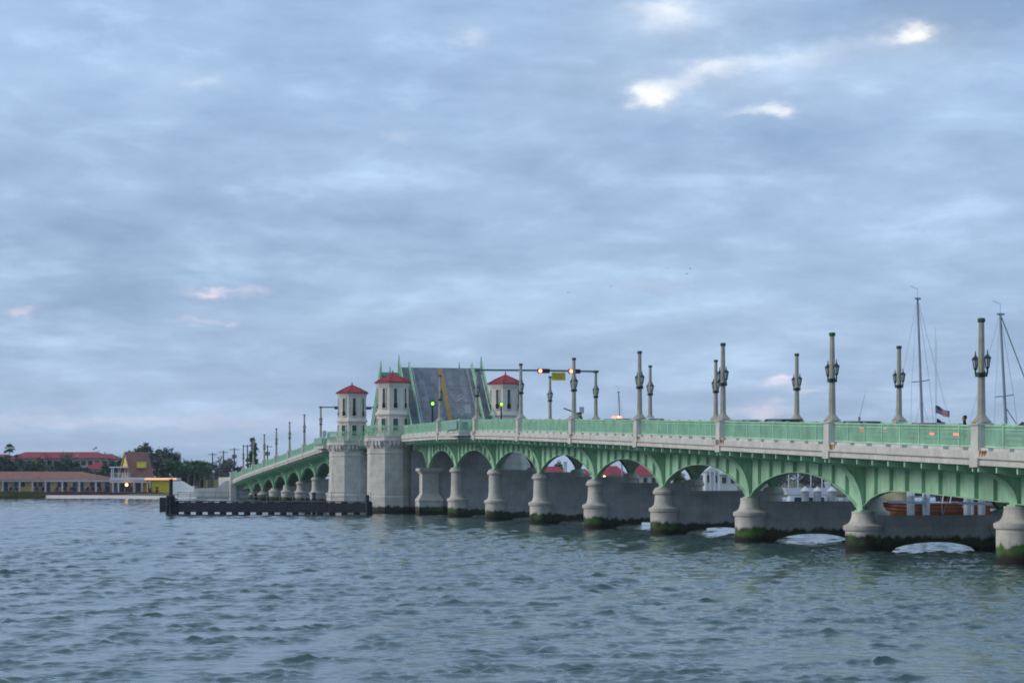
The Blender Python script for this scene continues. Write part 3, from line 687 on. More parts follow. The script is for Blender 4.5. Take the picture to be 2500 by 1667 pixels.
def tower(p, t, label):
    T = thing('bridge_tower', label, 'tower', (p, t, 9.34), 'B', 'red roofed bridge tender towers')
    w = part(T, 'wall', octo(MB(), [(1.92,9.34),(1.92,9.6),(1.88,9.62),(1.84,11.85),(2.02,11.9),(2.02,12.1),(1.94,12.16),(1.82,12.5),(1.79,12.55),(1.79,15.3)], p, t), 'tower_stucco')
    part(T, 'cornice', octo(MB(), [(1.79,15.3),(1.88,15.36),(1.88,15.5),(1.96,15.56),(1.96,15.80)], p, t), 'tower_stucco')
    rf = part(T, 'roof', octo(MB(), [(2.12,15.80),(2.12,15.90),(1.15,16.45),(.06,17.0)], p, t), 'roof_red')
    hr = MB()
    for k in range(8):
        hr.tube([octpt(2.12, k, p, t, 15.92), octpt(1.15, k, p, t, 16.47), (p, t, 17.02)], .05, 6)
        A = Vector(octpt(2.12, k, p, t, 15.91)); B = Vector(octpt(2.12, k+1, p, t, 15.91)); ap = Vector((p, t, 17.0))
        for f in [i/9 for i in range(1, 9)]:
            q = A+(B-A)*f; m = 1-abs(2*f-1); e = q+(ap-q)*(m*.96); hr.tube([q, e], .028, 4)
    part(T, 'roof_tile_rib', hr, 'roof_red', rf)
    part(T, 'finial', MB().lathe([(.10,16.95),(.07,17.1),(.12,17.2),(.04,17.32),(.01,17.5)], 8, (p, t, 0)), 'roof_red', rf)
    for k in range(8):
        A = Vector(octpt(1.79, k, p, t, 0)); B = Vector(octpt(1.79, k+1, p, t, 0)); c = (A+B)/2; n = (c-Vector((p, t, 0))).normalized(); d = (B-A).normalized()
        for (z0, z1, hw, ap_) in ((12.75, 15.1, .20, 1.79), (10.05, 11.45, .30, 1.86)):
            c2 = Vector((p, t, 0))+n*ap_
            win = part(T, 'window', MB().prism([c2-d*hw+Vector((0,0,z0))+n*.004, c2+d*hw+Vector((0,0,z0))+n*.004, c2+d*hw+Vector((0,0,z1))+n*.004, c2-d*hw+Vector((0,0,z1))+n*.004], n*.012), 'window_glass')
            fr = MB(); q0 = n*.05
            for sgn in (-1, 1): fr.beam(c2+d*sgn*(hw+.04)+q0+Vector((0,0,z0-.05)), c2+d*sgn*(hw+.04)+q0+Vector((0,0,z1+.05)), .09, .12, n)
            fr.beam(c2-d*(hw+.08)+q0+Vector((0,0,z1+.06)), c2+d*(hw+.08)+q0+Vector((0,0,z1+.06)), .12, .1)
            fr.beam(c2-d*(hw+.12)+n*.07+Vector((0,0,z0-.06)), c2+d*(hw+.12)+n*.07+Vector((0,0,z0-.06)), .16, .1)
            part(T, 'frame', fr, 'tower_stucco', win)
            if z0 > 12:
                bal = MB()
                for i in range(5): bal.box(*sorted((0,0)), 0, 0, 0, 0) if False else bal.beam(c2+d*(hw*(i/2-1))+n*.12+Vector((0,0,z0)), c2+d*(hw*(i/2-1))+n*.12+Vector((0,0,z0+.55)), .05, .05)
                bal.beam(c2-d*hw+n*.12+Vector((0,0,z0+.55)), c2+d*hw+n*.12+Vector((0,0,z0+.55)), .06, .06)
                part(T, 'grille', bal, 'black_metal', win)
    return T
tower(44.30, TA, 'pale tower with red roof, nearest, directly left of the raised roadway')
tower(2*PC-44.30, TA, 'pale tower with red roof, right of the raised roadway')
tower(44.30, TB, 'pale tower with red roof, leftmost and farther across the channel')

# ---- bascule leaves, raised about 45 degrees
def leaf(t_h, z_h, sgn, label):
    ang = R_(45.5); ca, sa = math.cos(ang), math.sin(ang); Lf = 12.15
    T = thing('bascule_leaf', label, 'bridge leaf', (PC, t_h, z_h), 'B', 'raised bascule leaves')
    def X(p, s, h): return (p, t_h+sgn*(s*ca-h*sa), z_h+s*sa+h*ca)
    def bx(mb, p0, p1, s0, s1, h0, h1):
        v = [X(p, s, h) for h in (h0, h1) for (p, s) in ((p0,s0),(p1,s0),(p1,s1),(p0,s1))]
        mb.add(v, [(0,3,2,1),(4,5,6,7),(0,1,5,4),(1,2,6,5),(2,3,7,6),(3,0,4,7)]); return mb
    a, b = 46.1, 56.6; r0, r1 = 47.45, 55.25
    road = part(T, 'roadway', bx(MB(), r0, r1, -.5, Lf, -.18, 0), 'leaf_road')
    for dp in (-.14, .14): part(T, 'centre_line', bx(MB(), PC+dp-.10, PC+dp+.10, -.4, Lf-.05, .003, .006), 'road_yellow', road)
    for q in (r0+.42, r1-.42): part(T, 'edge_line', bx(MB(), q-.07, q+.07, -.4, Lf-.05, .003, .006), 'road_white', road)
    for q0, q1 in ((a+.1, r0), (r1, b-.1)): part(T, 'footway', bx(MB(), q0, q1, -.5, Lf, -.18, .06), 'leaf_road')
    for q in (48.75, 50.35, 52.35, 53.95): part(T, 'wheel_track', bx(MB(), q-.38, q+.38, -.4, Lf-.1, .001, .0025), 'leaf_worn', road)
    for s_ in (2.9, 5.9, 8.9): part(T, 'deck_joint', bx(MB(), r0+.05, r1-.05, s_-.025, s_+.025, .0028, .0042), 'asphalt', road)
    if sgn > 0:                                   # faded shared lane marking: two chevrons over a bicycle
        mk = MB(); cx = 53.35
        def mbar(u0, v0, u1, v1, w=.13):
            dx, dy = u1-u0, v1-v0; l = math.hypot(dx, dy); nx, ny = -dy/l*w/2, dx/l*w/2
            mk.add([X(cx+u0+nx, v0+ny, .007), X(cx+u0-nx, v0-ny, .007), X(cx+u1-nx, v1-ny, .007), X(cx+u1+nx, v1+ny, .007)], [(0,1,2,3)])
        for v in (6.55, 7.1): mbar(-.62, v-.35, 0, v+.25, .24); mbar(.62, v-.35, 0, v+.25, .24)
        for u in (-.42, .42):
            for k in range(10):
                a0, a1 = k*math.pi/5, (k+1)*math.pi/5; mbar(u+.33*math.cos(a0), 4.3+.5*math.sin(a0), u+.33*math.cos(a1), 4.3+.5*math.sin(a1), .15)
        mbar(-.42, 4.3, -.05, 5.2); mbar(-.05, 5.2, .42, 4.3); mbar(-.42, 4.3, .1, 4.4); mbar(.1, 4.4, .3, 5.3); mbar(-.2, 5.25, .4, 5.35)
        part(T, 'lane_marking', mk, 'worn_paint', road)
    for q in (47.35, 55.35):                       # traffic barriers
        m = MB()
        for h in (.35, .62, .88): bx(m, q-.06, q+.06, -.4, Lf+.15, h-.06, h+.06)
        n = 6
        for i in range(n+1): s = i*(Lf-.1)/n; bx(m, q-.07, q+.07, s-.05, s+.07, 0, .95)
        part(T, 'traffic_barrier', m, 'paint_rail')
    for q in (a, b):                               # outer railings and end posts
        m = MB()
        for h in (.1, .95, 1.15): bx(m, q-.05, q+.05, -.4, Lf, h-.04, h+.04)
        n = int(Lf/.14)
        for i in range(n): s = i*.14; bx(m, q-.016, q+.016, s, s+.03, .1, 1.15)
        for i in range(6): s = i*Lf/6; bx(m, q-.06, q+.06, s, s+.1, -.05, 1.22)
        rl = part(T, 'railing', m, 'paint_rail')
        e = MB(); base = [X(q-.16, Lf-.35, -.3), X(q+.16, Lf-.35, -.3), X(q+.16, Lf-.05, 1.35), X(q-.16, Lf-.05, 1.35)]
        tz = z_h+Lf*sa+1.55; tt = t_h+sgn*(Lf*ca-.5*sa)
        top = [(q-.03, tt-.03, tz), (q+.03, tt-.03, tz), (q+.03, tt+.03, tz), (q-.03, tt+.03, tz)]
        mid = [(q-.13, tt-.13, tz-1.1), (q+.13, tt-.13, tz-1.1), (q+.13, tt+.13, tz-1.1), (q-.13, tt+.13, tz-1.1)]
        low = [(q-.18, tt-.18, tz-2.3), (q+.18, tt-.18, tz-2.3), (q+.18, tt+.18, tz-2.3), (q-.18, tt+.18, tz-2.3)]
        e.loft([low, mid, top]); part(T, 'end_post', e, 'paint_green')
        g = MB(); n = 14
        for dx in (-.03, .03):
            up = [X(q+.3*(1 if q < PC else -1)+dx, s*Lf/n, -.18) for s in range(n+1)]; lo = [X(q+.3*(1 if q < PC else -1)+dx, s*Lf/n, -.6-1.5*(1-s/n)**1.3) for s in range(n+1)]
            g.strip(lo, up)
        pq = q+.3*(1 if q < PC else -1)
        g.strip([X(pq-.15, s*Lf/n, -.6-1.5*(1-s/n)**1.3) for s in range(n+1)], [X(pq+.15, s*Lf/n, -.6-1.5*(1-s/n)**1.3) for s in range(n+1)])
        gg = part(T, 'main_girder', g, 'paint_green')
        for i in range(1, 8):
            s = i*Lf/8; part(T, 'stiffener', bx(MB(), min(pq, pq+(-.2 if q < PC else .2)), max(pq, pq+(-.2 if q < PC else .2)), s, s+.04, -.5-1.4*(1-s/Lf)**1.3, -.2), 'paint_green', gg)
    fb = MB()
    for i in range(9): s = i*(Lf-.2)/8; bx(fb, a+.4, b-.4, s, s+.12, -.75, -.18)
    for q in (48.5, 50.2, 52.5, 54.2): bx(fb, q-.06, q+.06, 0, Lf, -.5, -.18)
    part(T, 'floor_beam', fb, 'paint_green')
    part(T, 'tip_edge', bx(MB(), a+.1, b-.1, Lf, Lf+.06, -.75, -.02), 'paint_dark')
    return T
leaf(243.5, 9.40, 1, 'raised roadway leaf with double yellow line, tilted up facing the viewer')
leaf(273.0, 9.40, -1, 'far raised leaf showing its green underside behind the nearest red roofed tower')

# ---- lamp posts
def lamp_mesh():
    d = {}
    d['pedestal'] = MB().box(-.43,.43,-.43,.43,-2.0,-1.55).box(-.38,.38,-.38,.38,-1.55,.0).lathe([(.545,-.02),(.62,.03),(.62,.10),(.52,.15)], 4, (0,0,0), math.pi/4)
    d['shaft'] = MB().lathe([(.50,.14),(.47,.20),(.33,.34),(.24,.46),(.21,.52),(.198,.6),(.132,4.98)], 8, (0,0,0), OCT)
    d['cap'] = MB().lathe([(.135,4.96),(.17,4.99),(.185,5.04),(.185,5.12),(.155,5.18)], 8, (0,0,0), OCT)
    return d
LM = {k: v.mesh('lamp_'+k, {'pedestal': 'concrete', 'shaft': 'concrete_lamp', 'cap': 'patina'}[k]) for k, v in lamp_mesh().items()}
lan_frame = MB(); 
for k in range(6):
    a = k*math.pi/3; lan_frame.beam((.085*math.cos(a), .085*math.sin(a), -.02), (.155*math.cos(a), .155*math.sin(a), .40), .03, .03)
lan_frame.lathe([(.19,.40),(.20,.43),(.12,.52),(.06,.58),(.03,.66),(.035,.72),(.01,.84)], 8).lathe([(.03,-.34),(.05,-.22),(.045,-.12),(.10,-.03),(.10,.0)], 8)
lan_me = lan_frame.mesh('lantern', 'lamp_metal'); lan_glass = MB().lathe([(.075,-.01),(.14,.40)], 8).mesh('lantern_glass', 'lamp_glass')
arm_me = MB().tube([(0,-.63,-.30),(0,-.45,-.36),(0,0,-.30),(0,.45,-.36),(0,.63,-.30)], .035, 6).tube([(0,-.2,-.3),(0,-.35,-.12),(0,-.5,-.3)], .02, 5).tube([(0,.2,-.3),(0,.35,-.12),(0,.5,-.3)], .02, 5).box(-.215,.215,-.215,.215,-.40,-.20).mesh('lamp_arm', 'lamp_metal')
def lamp(p, t, label, group):
    z = R(t)
    T = thing('lamp_post', label, 'lamp post', (p, t, z-2.0), 'B', group)
    for k in ('pedestal', 'shaft', 'cap'): shared(T, {'pedestal': 'pedestal', 'shaft': 'shaft', 'cap': 'cap'}[k], LM[k], (p, t, z))
    shared(T, 'bracket_arm', arm_me, (p, t, z+2.75))
    for s in (-1, 1):
        l = shared(T, 'lantern', lan_me, (p, t+s*.63, z+2.80)); g = bpy.data.objects.new('lantern_glass', lan_glass); COL.objects.link(g); g.parent = l
    return T
nl = ['largest concrete lamp post with twin lanterns, right edge of the near railing', 'second lamp post from the right on the near railing', 'third lamp post from the right on the near railing',
      'fourth lamp post from the right on the near railing', 'fifth lamp post from the right on the near railing, before the red signals', 'sixth lamp post from the right on the near railing, before the right tower',
      'near railing lamp post holding the left end of the signal beam', 'near railing lamp post between the green signal and the yellow road line']
for t, l in zip(wst[1:], nl): lamp(PN, t, l, 'lamp posts on the near railing')
fl = ['far railing lamp post just left of the tallest mast', 'far railing lamp post rising from the pink cloud', 'far railing lamp post close left of the third near post',
      'far railing lamp post close right of the fourth near post', 'far railing lamp post carrying the right end of the signal beam', 'small far railing lamp post under the yellow sign']
for t, l in zip(wst[3:], fl): lamp(PF, t, l, 'lamp posts on the far railing')
el_ = ['lamp post against the left flank of the leftmost tower', 'lamp post carrying the far signal arm left of the leftmost tower', 'tallest thin lamp post on the far slope, right of the others', 'second thin lamp post on the far slope from the right',
       'third thin lamp post on the far slope from the right', 'fourth thin lamp post on the far slope from the right', 'fifth thin lamp post on the far slope, before the pointed tree', 'lowest thin lamp post near the left end of the bridge']
for t, l in zip(est[:-1], el_): lamp(PN, t, l, 'lamp posts on the far slope')
# ---- signal beams
def signal_head(T, p, t, z, right=1, lens='lens_red', back=False):
    h = part(T, 'signal_head', MB().box(p-.22, p+.22, t-.30, t-.08, z-.24, z+.24).box(p+right*.22 if right > 0 else p-1.0, p+1.0 if right > 0 else p-.22, t-.30, t-.08, z-.22, z+.22), 'black_metal')
    if not back:
        m = MB(); m.lathe([(.19, 0), (.19, .03)], 18); m.v = [(p+x, t-.31-zz, z+y) for x, y, zz in m.v]; part(T, 'lens', m, lens, h)
        v = MB(); v.lathe([(.21, 0), (.23, .16), (.215, .16), (.20, 0)], 14, caps=False); v.v = [(p+x, t-.30-zz, z+y) for x, y, zz in v.v]; part(T, 'visor', v, 'black_metal', h)
    return h
def beam_gantry(t, label, west):
    z = R(t)+5.05; T = thing('signal_beam', label, 'signal gantry', (PN, t, z), 'B')
    part(T, 'beam', MB().tube([(PN-.1, t-.22, z), (PC, t-.22, z+.04), (PF+.1, t-.22, z)], .095, 8).box(PN-.24, PN+.24, t-.26, t+.26, z-.12, z+.12).box(PF-.24, PF+.24, t-.26, t+.26, z-.12, z+.12), 'gantry')
    return T, z
T, z = beam_gantry(wst[7], 'horizontal beam across the road with two red signals and yellow sign', True)
for p in (51.6, 54.85):
    h = signal_head(T, p, wst[7]-.12, z-.02)
    m = MB(); m.lathe([(.125, 0), (.125, .01)], 14); m.v = [(p+x, wst[7]-.12-.345-zz, z-.02+y) for x, y, zz in m.v]; part(T, 'lens_core', m, 'lens_amber_core', h)
ys = part(T, 'sign', MB().box(52.83, 54.28, wst[7]-.36, wst[7]-.33, z-.95, z-.16), 'sign_yellow', label='yellow sign with two lines of small black lettering')
ln = MB(); rg = random.Random(4)
for row, zz in enumerate((z-.42, z-.68)):
    x = 53.0 if row == 0 else 53.1
    while x < (54.1 if row == 0 else 54.0):
        w = rg.uniform(.045, .075); ln.box(x, x+.018, wst[7]-.366, wst[7]-.361, zz-.06, zz+.06)
        if rg.random() < .7: ln.box(x, x+w, wst[7]-.366, wst[7]-.361, zz+.042, zz+.06)
        if rg.random() < .7: ln.box(x, x+w, wst[7]-.3665, wst[7]-.3612, zz-.06, zz-.042)
        x += w+.035+(0.07 if rg.random() < .15 else 0)
part(T, 'lettering', ln, 'black_metal', ys)
part(T, 'hanger', MB().box(53.1, 53.14, wst[7]-.32, wst[7]-.26, z-.5, z).box(53.96, 54.0, wst[7]-.32, wst[7]-.26, z-.5, z), 'gantry')
T, z = beam_gantry(est[1], 'far signal beam crossing behind the leftmost tower', False)
for p in (47.5, 52.0, 54.6): signal_head(T, p, est[1]+.5, z-.05, back=True)
# green signals on black posts at the hinge
for p, l in ((47.2, 'black post with lit green lamp in front of the raised road'), (55.5, 'black post with lit green lamp left of the right tower')):
    t = tD(240.4, 47.2); z = R(t)-1.2
    T = thing('signal_post', l, 'signal', (p, t, z), 'B', 'green signal posts')
    part(T, 'post', MB().lathe([(.42,0),(.40,.12),(.30,.2),(.28,.55),(.22,.65),(.20,1.1),(.12,1.2),(.105,2.0),(.09,3.35)], 12, (p, t, z)), 'black_metal', smooth=True)
    m = MB(); m.lathe([(.24,-.1),(.28,0),(.28,.22)], 18); m.v = [(p+x, t+.12-zz, z+3.68+y) for x, y, zz in m.v]; h = part(T, 'housing', m, 'black_metal')
    m = MB(); m.lathe([(.185,.23),(.185,.25)], 18); m.v = [(p+x, t+.12-zz, z+3.68+y) for x, y, zz in m.v]; part(T, 'lens', m, 'lens_green', h)
def road_sign(px, y0, y1, p, label, w, cat='sign'):
    D = 5000*p/CA/(px-46); t = tD(D, p); zt = EYE-(y0-HORIZON)/F*D; zb = EYE-(y1-HORIZON)/F*D; z = R(t)-1.32
    T = thing('road_sign', label, cat, (p, t, z), 'B')
    part(T, 'post', MB().tube([(p, t, z), (p, t, zt)], .035, 6), 'grey_metal')
    part(T, 'plate', MB().box(p-w/2, p+w/2, t-.06, t-.04, zb, zt), 'sign_white')
road_sign(1141.5, 988, 1007, 47.9, 'small white square sign before the raised roadway', .62)
road_sign(1420, 993, 1009, 56.6, 'small grey square sign right of the fifth near lamp post', .50)
road_sign(792, 1051, 1066, 47.0, 'small pale sign on the far slope left of the leftmost tower', .62)
# ---- barrier gate by the fifth lamp
t = tD(209.5, 55.6); z = R(t)-1.2
T = thing('barrier_gate', 'dark gate housing with a short slanted arm above the railing', 'gate', (55.6, t, z), 'B')
part(T, 'housing', MB().box(55.4, 55.9, t-.3, t+.3, z, z+2.05).box(55.3, 56.0, t-.4, t+.4, z+1.3, z+1.55), 'lamp_metal')
part(T, 'arm', MB().beam((55.5, t-.35, z+1.9), (54.0, t-.35, z+2.45), .12, .14), 'grey_metal')
part(T, 'band', MB().box(55.38, 55.92, t-.32, t+.32, z+1.70, z+1.84), 'cloth_yellow')

# ---- vehicles queueing on the deck
def car(p, t, paint, label, kind='suv', amber=False, whip=False):
    H = {'suv': 1.44, 'sedan': 1.38, 'van': 1.52, 'pickup': 1.9}[kind]; Lc = {'suv': 4.8, 'sedan': 4.7, 'van': 5.3, 'pickup': 5.6}[kind]; W = 1.9
    z = R(t)-1.318; T = thing('queued_car', label, 'car', (p, t, z), 'B', 'vehicles waiting at the raised bridge')
    def zz(y): return R(t+y)-R(t)
    hood = .98 if kind == 'sedan' else 1.12; tail = Lc/2
    prof = [(-tail, .38), (-tail-.04, .62), (-tail+.02, hood-.02), (-tail+.14, hood), (tail-1.25, hood-.03), (tail-.25, hood-.22), (tail, .72), (tail-.02, .36)]
    b = MB()
    secs = []
    for s in (-1, -.86, .86, 1): secs.append([(p+s*W/2*(1 if abs(s) == 1 else 1), t+y*(.985 if abs(s) == 1 else 1), z+zz(y)+(h-.62)*(.93 if abs(s) == 1 else 1)+.62) for y, h in prof])
    b.loft(secs); body = part(T, 'body', b, paint, smooth=True)
    rear = -tail+(.12 if kind in ('suv', 'van') else .75 if kind == 'sedan' else 1.9); r2 = rear+(.32 if kind in ('suv', 'van') else .75 if kind == 'sedan' else .25)
    fr = tail-1.25; f2 = fr-(.75 if kind != 'van' else .55)
    c = MB(); c.loft([[(p+sx*(W/2-.06)*(1 if lvl == 0 else .80), t+y, z+zz(y)+h) for sx, y in ((-1, ya), (1, ya), (1, yb), (-1, yb))] for lvl, (ya, yb, h) in enumerate(((rear, fr, hood-.03), (r2, f2, H-.06)))])
    part(T, 'glasshouse', c, 'car_glass', body)
    rf = MB(); rf.loft([[(p+sx*(W/2-.06)*k, t+y, z+zz(y)+h) for sx, y in ((-1, r2-.04*e), (1, r2-.04*e), (1, f2+.06*e), (-1, f2+.06*e))] for k, h, e in ((.82, H-.07, 1), (.80, H-.02, .5), (.62, H, -2))])
    part(T, 'roof', rf, paint, body)
    for sx in (-1, 1):
        for ya, yb in ((rear, r2), (fr, f2)): pl = MB(); pl.beam((p+sx*(W/2-.06), t+ya, z+zz(ya)+hood-.02), (p+sx*(W/2-.06)*.81, t+yb, z+zz(yb)+H-.05), .08, .08); part(T, 'pillar', pl, paint, body)
    for sx in (-1, 1):
        x0, x1 = sorted((p+sx*(W/2-.32), p+sx*(W/2-.04)))
        part(T, 'tail_lamp', MB().box(x0, x1, t-tail-.07, t-tail+.06, z+hood-.36+zz(-tail), z+hood-.10+zz(-tail)), 'tail_amber' if amber else 'tail_red', body)
        for y in (-tail+.95, tail-.9):
            w = MB(); w.lathe([(.22,0),(.33,.02),(.34,.06),(.34,.18),(.33,.22),(.22,.23)], 16); w.v = [(p+sx*(W/2-.24+v_[2]), t+y+v_[0], z+zz(y)+.34+v_[1]) for v_ in w.v]
            wo = part(T, 'wheel', w, 'tyre', smooth=True)
            r_ = MB(); r_.lathe([(.21,0),(.20,.02)], 10); r_.v = [(p+sx*(W/2+v_[2]-.01), t+y+v_[0], z+zz(y)+.34+v_[1]) for v_ in r_.v]; part(T, 'rim', r_, 'grey_metal', wo)
    part(T, 'number_plate', MB().box(p-.26, p+.26, t-tail-.06, t-tail-.03, z+.62, z+.76), 'sign_white', body)
    part(T, 'bumper', MB().box(p-W/2+.05, p+W/2-.05, t-tail-.10, t-tail, z+.36, z+.56), 'car_grey', body)
    if amber:
        lb = part(T, 'light_bar', MB().box(p-.42, p+.42, t-.3, t, z+H, z+H+.13), 'lens_red', body); part(T, 'beacon', MB().box(p+.02, p+.2, t-.33, t-.30, z+H+.01, z+H+.13), 'lens_amber_core', lb)
    return T
def car_at(px, p, *a, **k): D = 5000*p/CA/(px-46); return car(p, tD(D, p), *a, **k)
LF, LN = 53.2, 49.5
car_at(1505, LF, 'car_white', 'vehicle roof with glowing amber and red light bar above the railing', 'van', True)
car_at(1583, LF, 'car_white', 'white vehicle roof just right of the fourth near lamp post', 'van')
car_at(1811, LF, 'car_silver', 'car with two red tail lamps seen through the railing, third from the right', 'suv')
car_at(1905, LF, 'car_black', 'dark vehicle roof showing above the railing left of the second near lamp post', 'van')
car_at(2094, LF, 'car_grey', 'car with two red tail lamps behind the railing, right of second near lamp post', 'suv')
car_at(2262, LF, 'car_red', 'car with red tail lamps behind the railing under the flag', 'sedan')
car_at(2545, LF, 'car_grey', 'dark car at the right edge of the photo beyond the railing', 'van')
# ---- people on the deck
def person(p, t, z, label, top, face=0.0):
    me = bpy.data.meshes.new('person'); V_ = [(0,0,.95),(0,0,1.15),(0,0,1.38),(0,0,1.48),(0,.01,1.60),(0,.01,1.70), (.19,0,1.40),(.25,-.02,1.12),(.24,.10,.90),(-.19,0,1.40),(-.25,-.02,1.12),(-.24,.10,.90),
          (.09,0,.90),(.10,.02,.48),(.10,0,.08),(.10,.16,.04),(-.09,0,.90),(-.10,.02,.48),(-.10,0,.08),(-.10,.16,.04)]
    E_ = [(0,1),(1,2),(2,3),(3,4),(4,5),(2,6),(6,7),(7,8),(2,9),(9,10),(10,11),(0,12),(12,13),(13,14),(14,15),(0,16),(16,17),(17,18),(18,19)]
    rad = [.15,.15,.16,.06,.095,.08,.065,.05,.04,.065,.05,.04,.09,.065,.05,.04,.09,.065,.05,.04]
    me.from_pydata(V_, E_, []); me.materials.append(MATS[top]); o = bpy.data.objects.new('person', me); COL.objects.link(o)
    o.location = BP(p, t, z); o.rotation_euler = (0, 0, ALPHA+face)
    sk = o.modifiers.new('skin', 'SKIN'); sb = o.modifiers.new('sub', 'SUBSURF'); sb.levels = 1; sb.render_levels = 1
    for i, v in enumerate(me.skin_vertices[0].data if me.skin_vertices else []): v.radius = (rad[i], rad[i]); v.use_root = (i == 0)
    props(o, label, 'person', 'people on the bridge')
    for nm, mb, mt in (('hair', MB().lathe([(.04,1.60),(.10,1.63),(.108,1.70),(.085,1.78),(.03,1.81)], 10, (0,-.02,0)), 'hair'), ('face', MB().lathe([(.05,1.50),(.082,1.56),(.095,1.64),(.09,1.72)], 10, (0,.035,0)), 'skin')):
        c = bpy.data.objects.new(nm, mb.mesh(nm, mt, (0,0,0), True)); COL.objects.link(c); c.parent = o
    return o
def person_at(px, p, label, top, face, dz=0.0):
    D = 5000*p/CA/(px-46); t = tD(D, p); return person(p, t, R(t)-1.10+dz, label, top, face), t
person_at(2355, 46.6, 'person with dark hair behind the near railing beside the largest lamp post', 'cloth_dark', 1.2, -.20)
o_, t_ = person_at(2098, 56.4, 'person behind the far railing at the foot of a thin rod', 'cloth_dark', 2.8, .0)
o_.scale = (.82,)*3
zr = R(t_)-1.1
solo('fishing_rod', MB().tube([(56.5, t_+.3, zr+1.1), (56.8, t_+.6, zr+2.0), (57.35, t_+1.1, zr+3.3)], [.018, .014, .006], 5), 'black_metal', 'thin slanted rod rising above the railing between two lamp posts', 'rod', (56.5, t_+.3, zr), 'B')
person_at(1416, 56.2, 'person in dark clothes beside the barrier gate', 'cloth_dark', .5, .15)

# ================================================================== CHANNEL FENDER
def fender():
    A = at(424, 0, 242.0); B = at(898, 0, 236.5); A.z = B.z = 0; d = (B-A).normalized(); n = Vector((-d.y, d.x, 0)); Lg = (B-A).length
    T = thing('timber_fender', 'long dark timber fender with walkway in front of the left arches', 'fender', A)
    pm = MB().lathe([(.19,-2.0),(.19,1.42),(.17,1.46)], 10).mesh('pile', 'timber_tar', smooth=True)
    N = 17
    for i in range(N):
        q = A+d*(Lg*i/(N-1)); 
        shared(T, 'pile', pm, q); shared(T, 'pile', pm, q+n*1.1)
        part(T, 'facing_timber', MB().beam(q-n*.30+d*.28+Vector((0,0,-.6)), q-n*.30+d*.28+Vector((0,0,1.3)), .34, .14, n), 'timber_tar')
        if i % 2 == 0: part(T, 'cross_cap', MB().beam(q-n*.3+Vector((0,0,1.40)), q+n*1.4+Vector((0,0,1.40)), .26, .16), 'timber_tar')
    for z, h in ((.40, .25), (.68, .26), (.96, .26), (1.24, .27)):
        for k in range(5):
            a, b = A+d*(Lg*k/5+.02), A+d*(Lg*(k+1)/5-.02); off = n*(-.43); part(T, 'wale', MB().beam(a+off+Vector((0,0,z)), b+off+Vector((0,0,z)), .16, h), 'timber_tar')
            off = n*1.3; part(T, 'wale', MB().beam(a+off+Vector((0,0,z)), b+off+Vector((0,0,z)), .16, h), 'timber_tar')
    for k in range(12):
        a, b = A+d*(Lg*k/12+.02)+n*.5, A+d*(Lg*(k+1)/12-.02)+n*.5; part(T, 'walkway_plank', MB().beam(a+Vector((0,0,1.54)), b+Vector((0,0,1.54)), 1.7, .11), 'timber_deck')
    M_ = 15
    for i in range(M_+1):
        q = A+d*(Lg*i/M_)+n*1.2; part(T, 'handrail_post', MB().tube([q+Vector((0,0,1.55)), q+Vector((0,0,2.6))], .035, 6), 'grey_metal')
    for z in (2.08, 2.58): part(T, 'handrail', MB().tube([A+n*1.2+Vector((0,0,z)), B+n*1.2+Vector((0,0,z))], .03, 5), 'grey_metal')
    # taller piles
    def tall(q, h, r, name, label):
        solo(name, MB().lathe([(r,-2),(r,h-.08),(r*.8,h)], 12, q), 'timber_tar', label, 'pile', q, smooth=True)
    g = A-n*.75-d*.1
    T2 = thing('pile_dolphin', 'tall dark pile cluster with a gull on top at the left end of the fender', 'pile', g)
    part(T2, 'pile', MB().tube([g+Vector((0,0,-2)), g+Vector((.08,0,4.15))], .22, 12), 'timber_tar', smooth=True)
    for dx, dy, h in ((-.30, .1, 2.2), (.28, .15, 2.2), (0, .45, 2.3)): part(T2, 'pile', MB().tube([g+Vector((dx*1.7, dy*1.7, -2)), g+Vector((dx, dy, h))], .20, 10), 'timber_tar', smooth=True)
    part(T2, 'cable_band', MB().lathe([(.56,0),(.56,.14)], 14, g+Vector((0,.2,1.9))).lathe([(.60,0),(.60,.12)], 14, g+Vector((0,.2,1.1))), 'black_metal')
    tall(B-n*.5+d*.1, 2.35, .22, 'fender_pile', 'stout dark pile at the right end of the fender beside the turret')
    tall(A+d*(Lg*.703)+n*1.7, 2.62, .22, 'fender_pile', 'dark pile sticking up behind the middle of the fender')
    # gull on the tall pile
    o = g+Vector((.08, 0, 4.15)); G = thing('gull', 'white and grey gull perched on the tall dark pile', 'bird', o)
    def ell(secs): 
        m = MB(); m.loft([[o+Vector((x, r*math.cos(a), z+r*1.1*math.sin(a))) for a in [k*math.pi/4 for k in range(8)]] for x, z, r in secs]); return m
    part(G, 'body', ell([(-.16,.40,.02),(-.10,.40,.075),(.0,.33,.12),(.12,.27,.11),(.26,.20,.06),(.34,.15,.02)]), 'gull_grey', smooth=True)
    part(G, 'head', ell([(-.24,.56,.01),(-.20,.57,.05),(-.13,.58,.07),(-.08,.52,.075),(-.06,.42,.08)]), 'gull_white', smooth=True)
    part(G, 'beak', MB().tube([o+Vector((-.22,0,.56)), o+Vector((-.33,0,.53))], [.02, .006], 5), 'rust')
    for s in (-1, 1): part(G, 'leg', MB().tube([o+Vector((.05,s*.04,.24)), o+Vector((.05,s*.04,0))], .012, 4), 'rust')
    # far side guide wall stub
    q = at(394, 0, 268); q.z = 0; T3 = thing('timber_fender', 'short dark slatted timber stub left of the tall pile', 'fender', q)
    w = 1.75
    for x in (0, .42): part(T3, 'pile', MB().lathe([(.24,-2),(.24,1.75)], 10, q+Vector((x,0,0))), 'timber_tar')
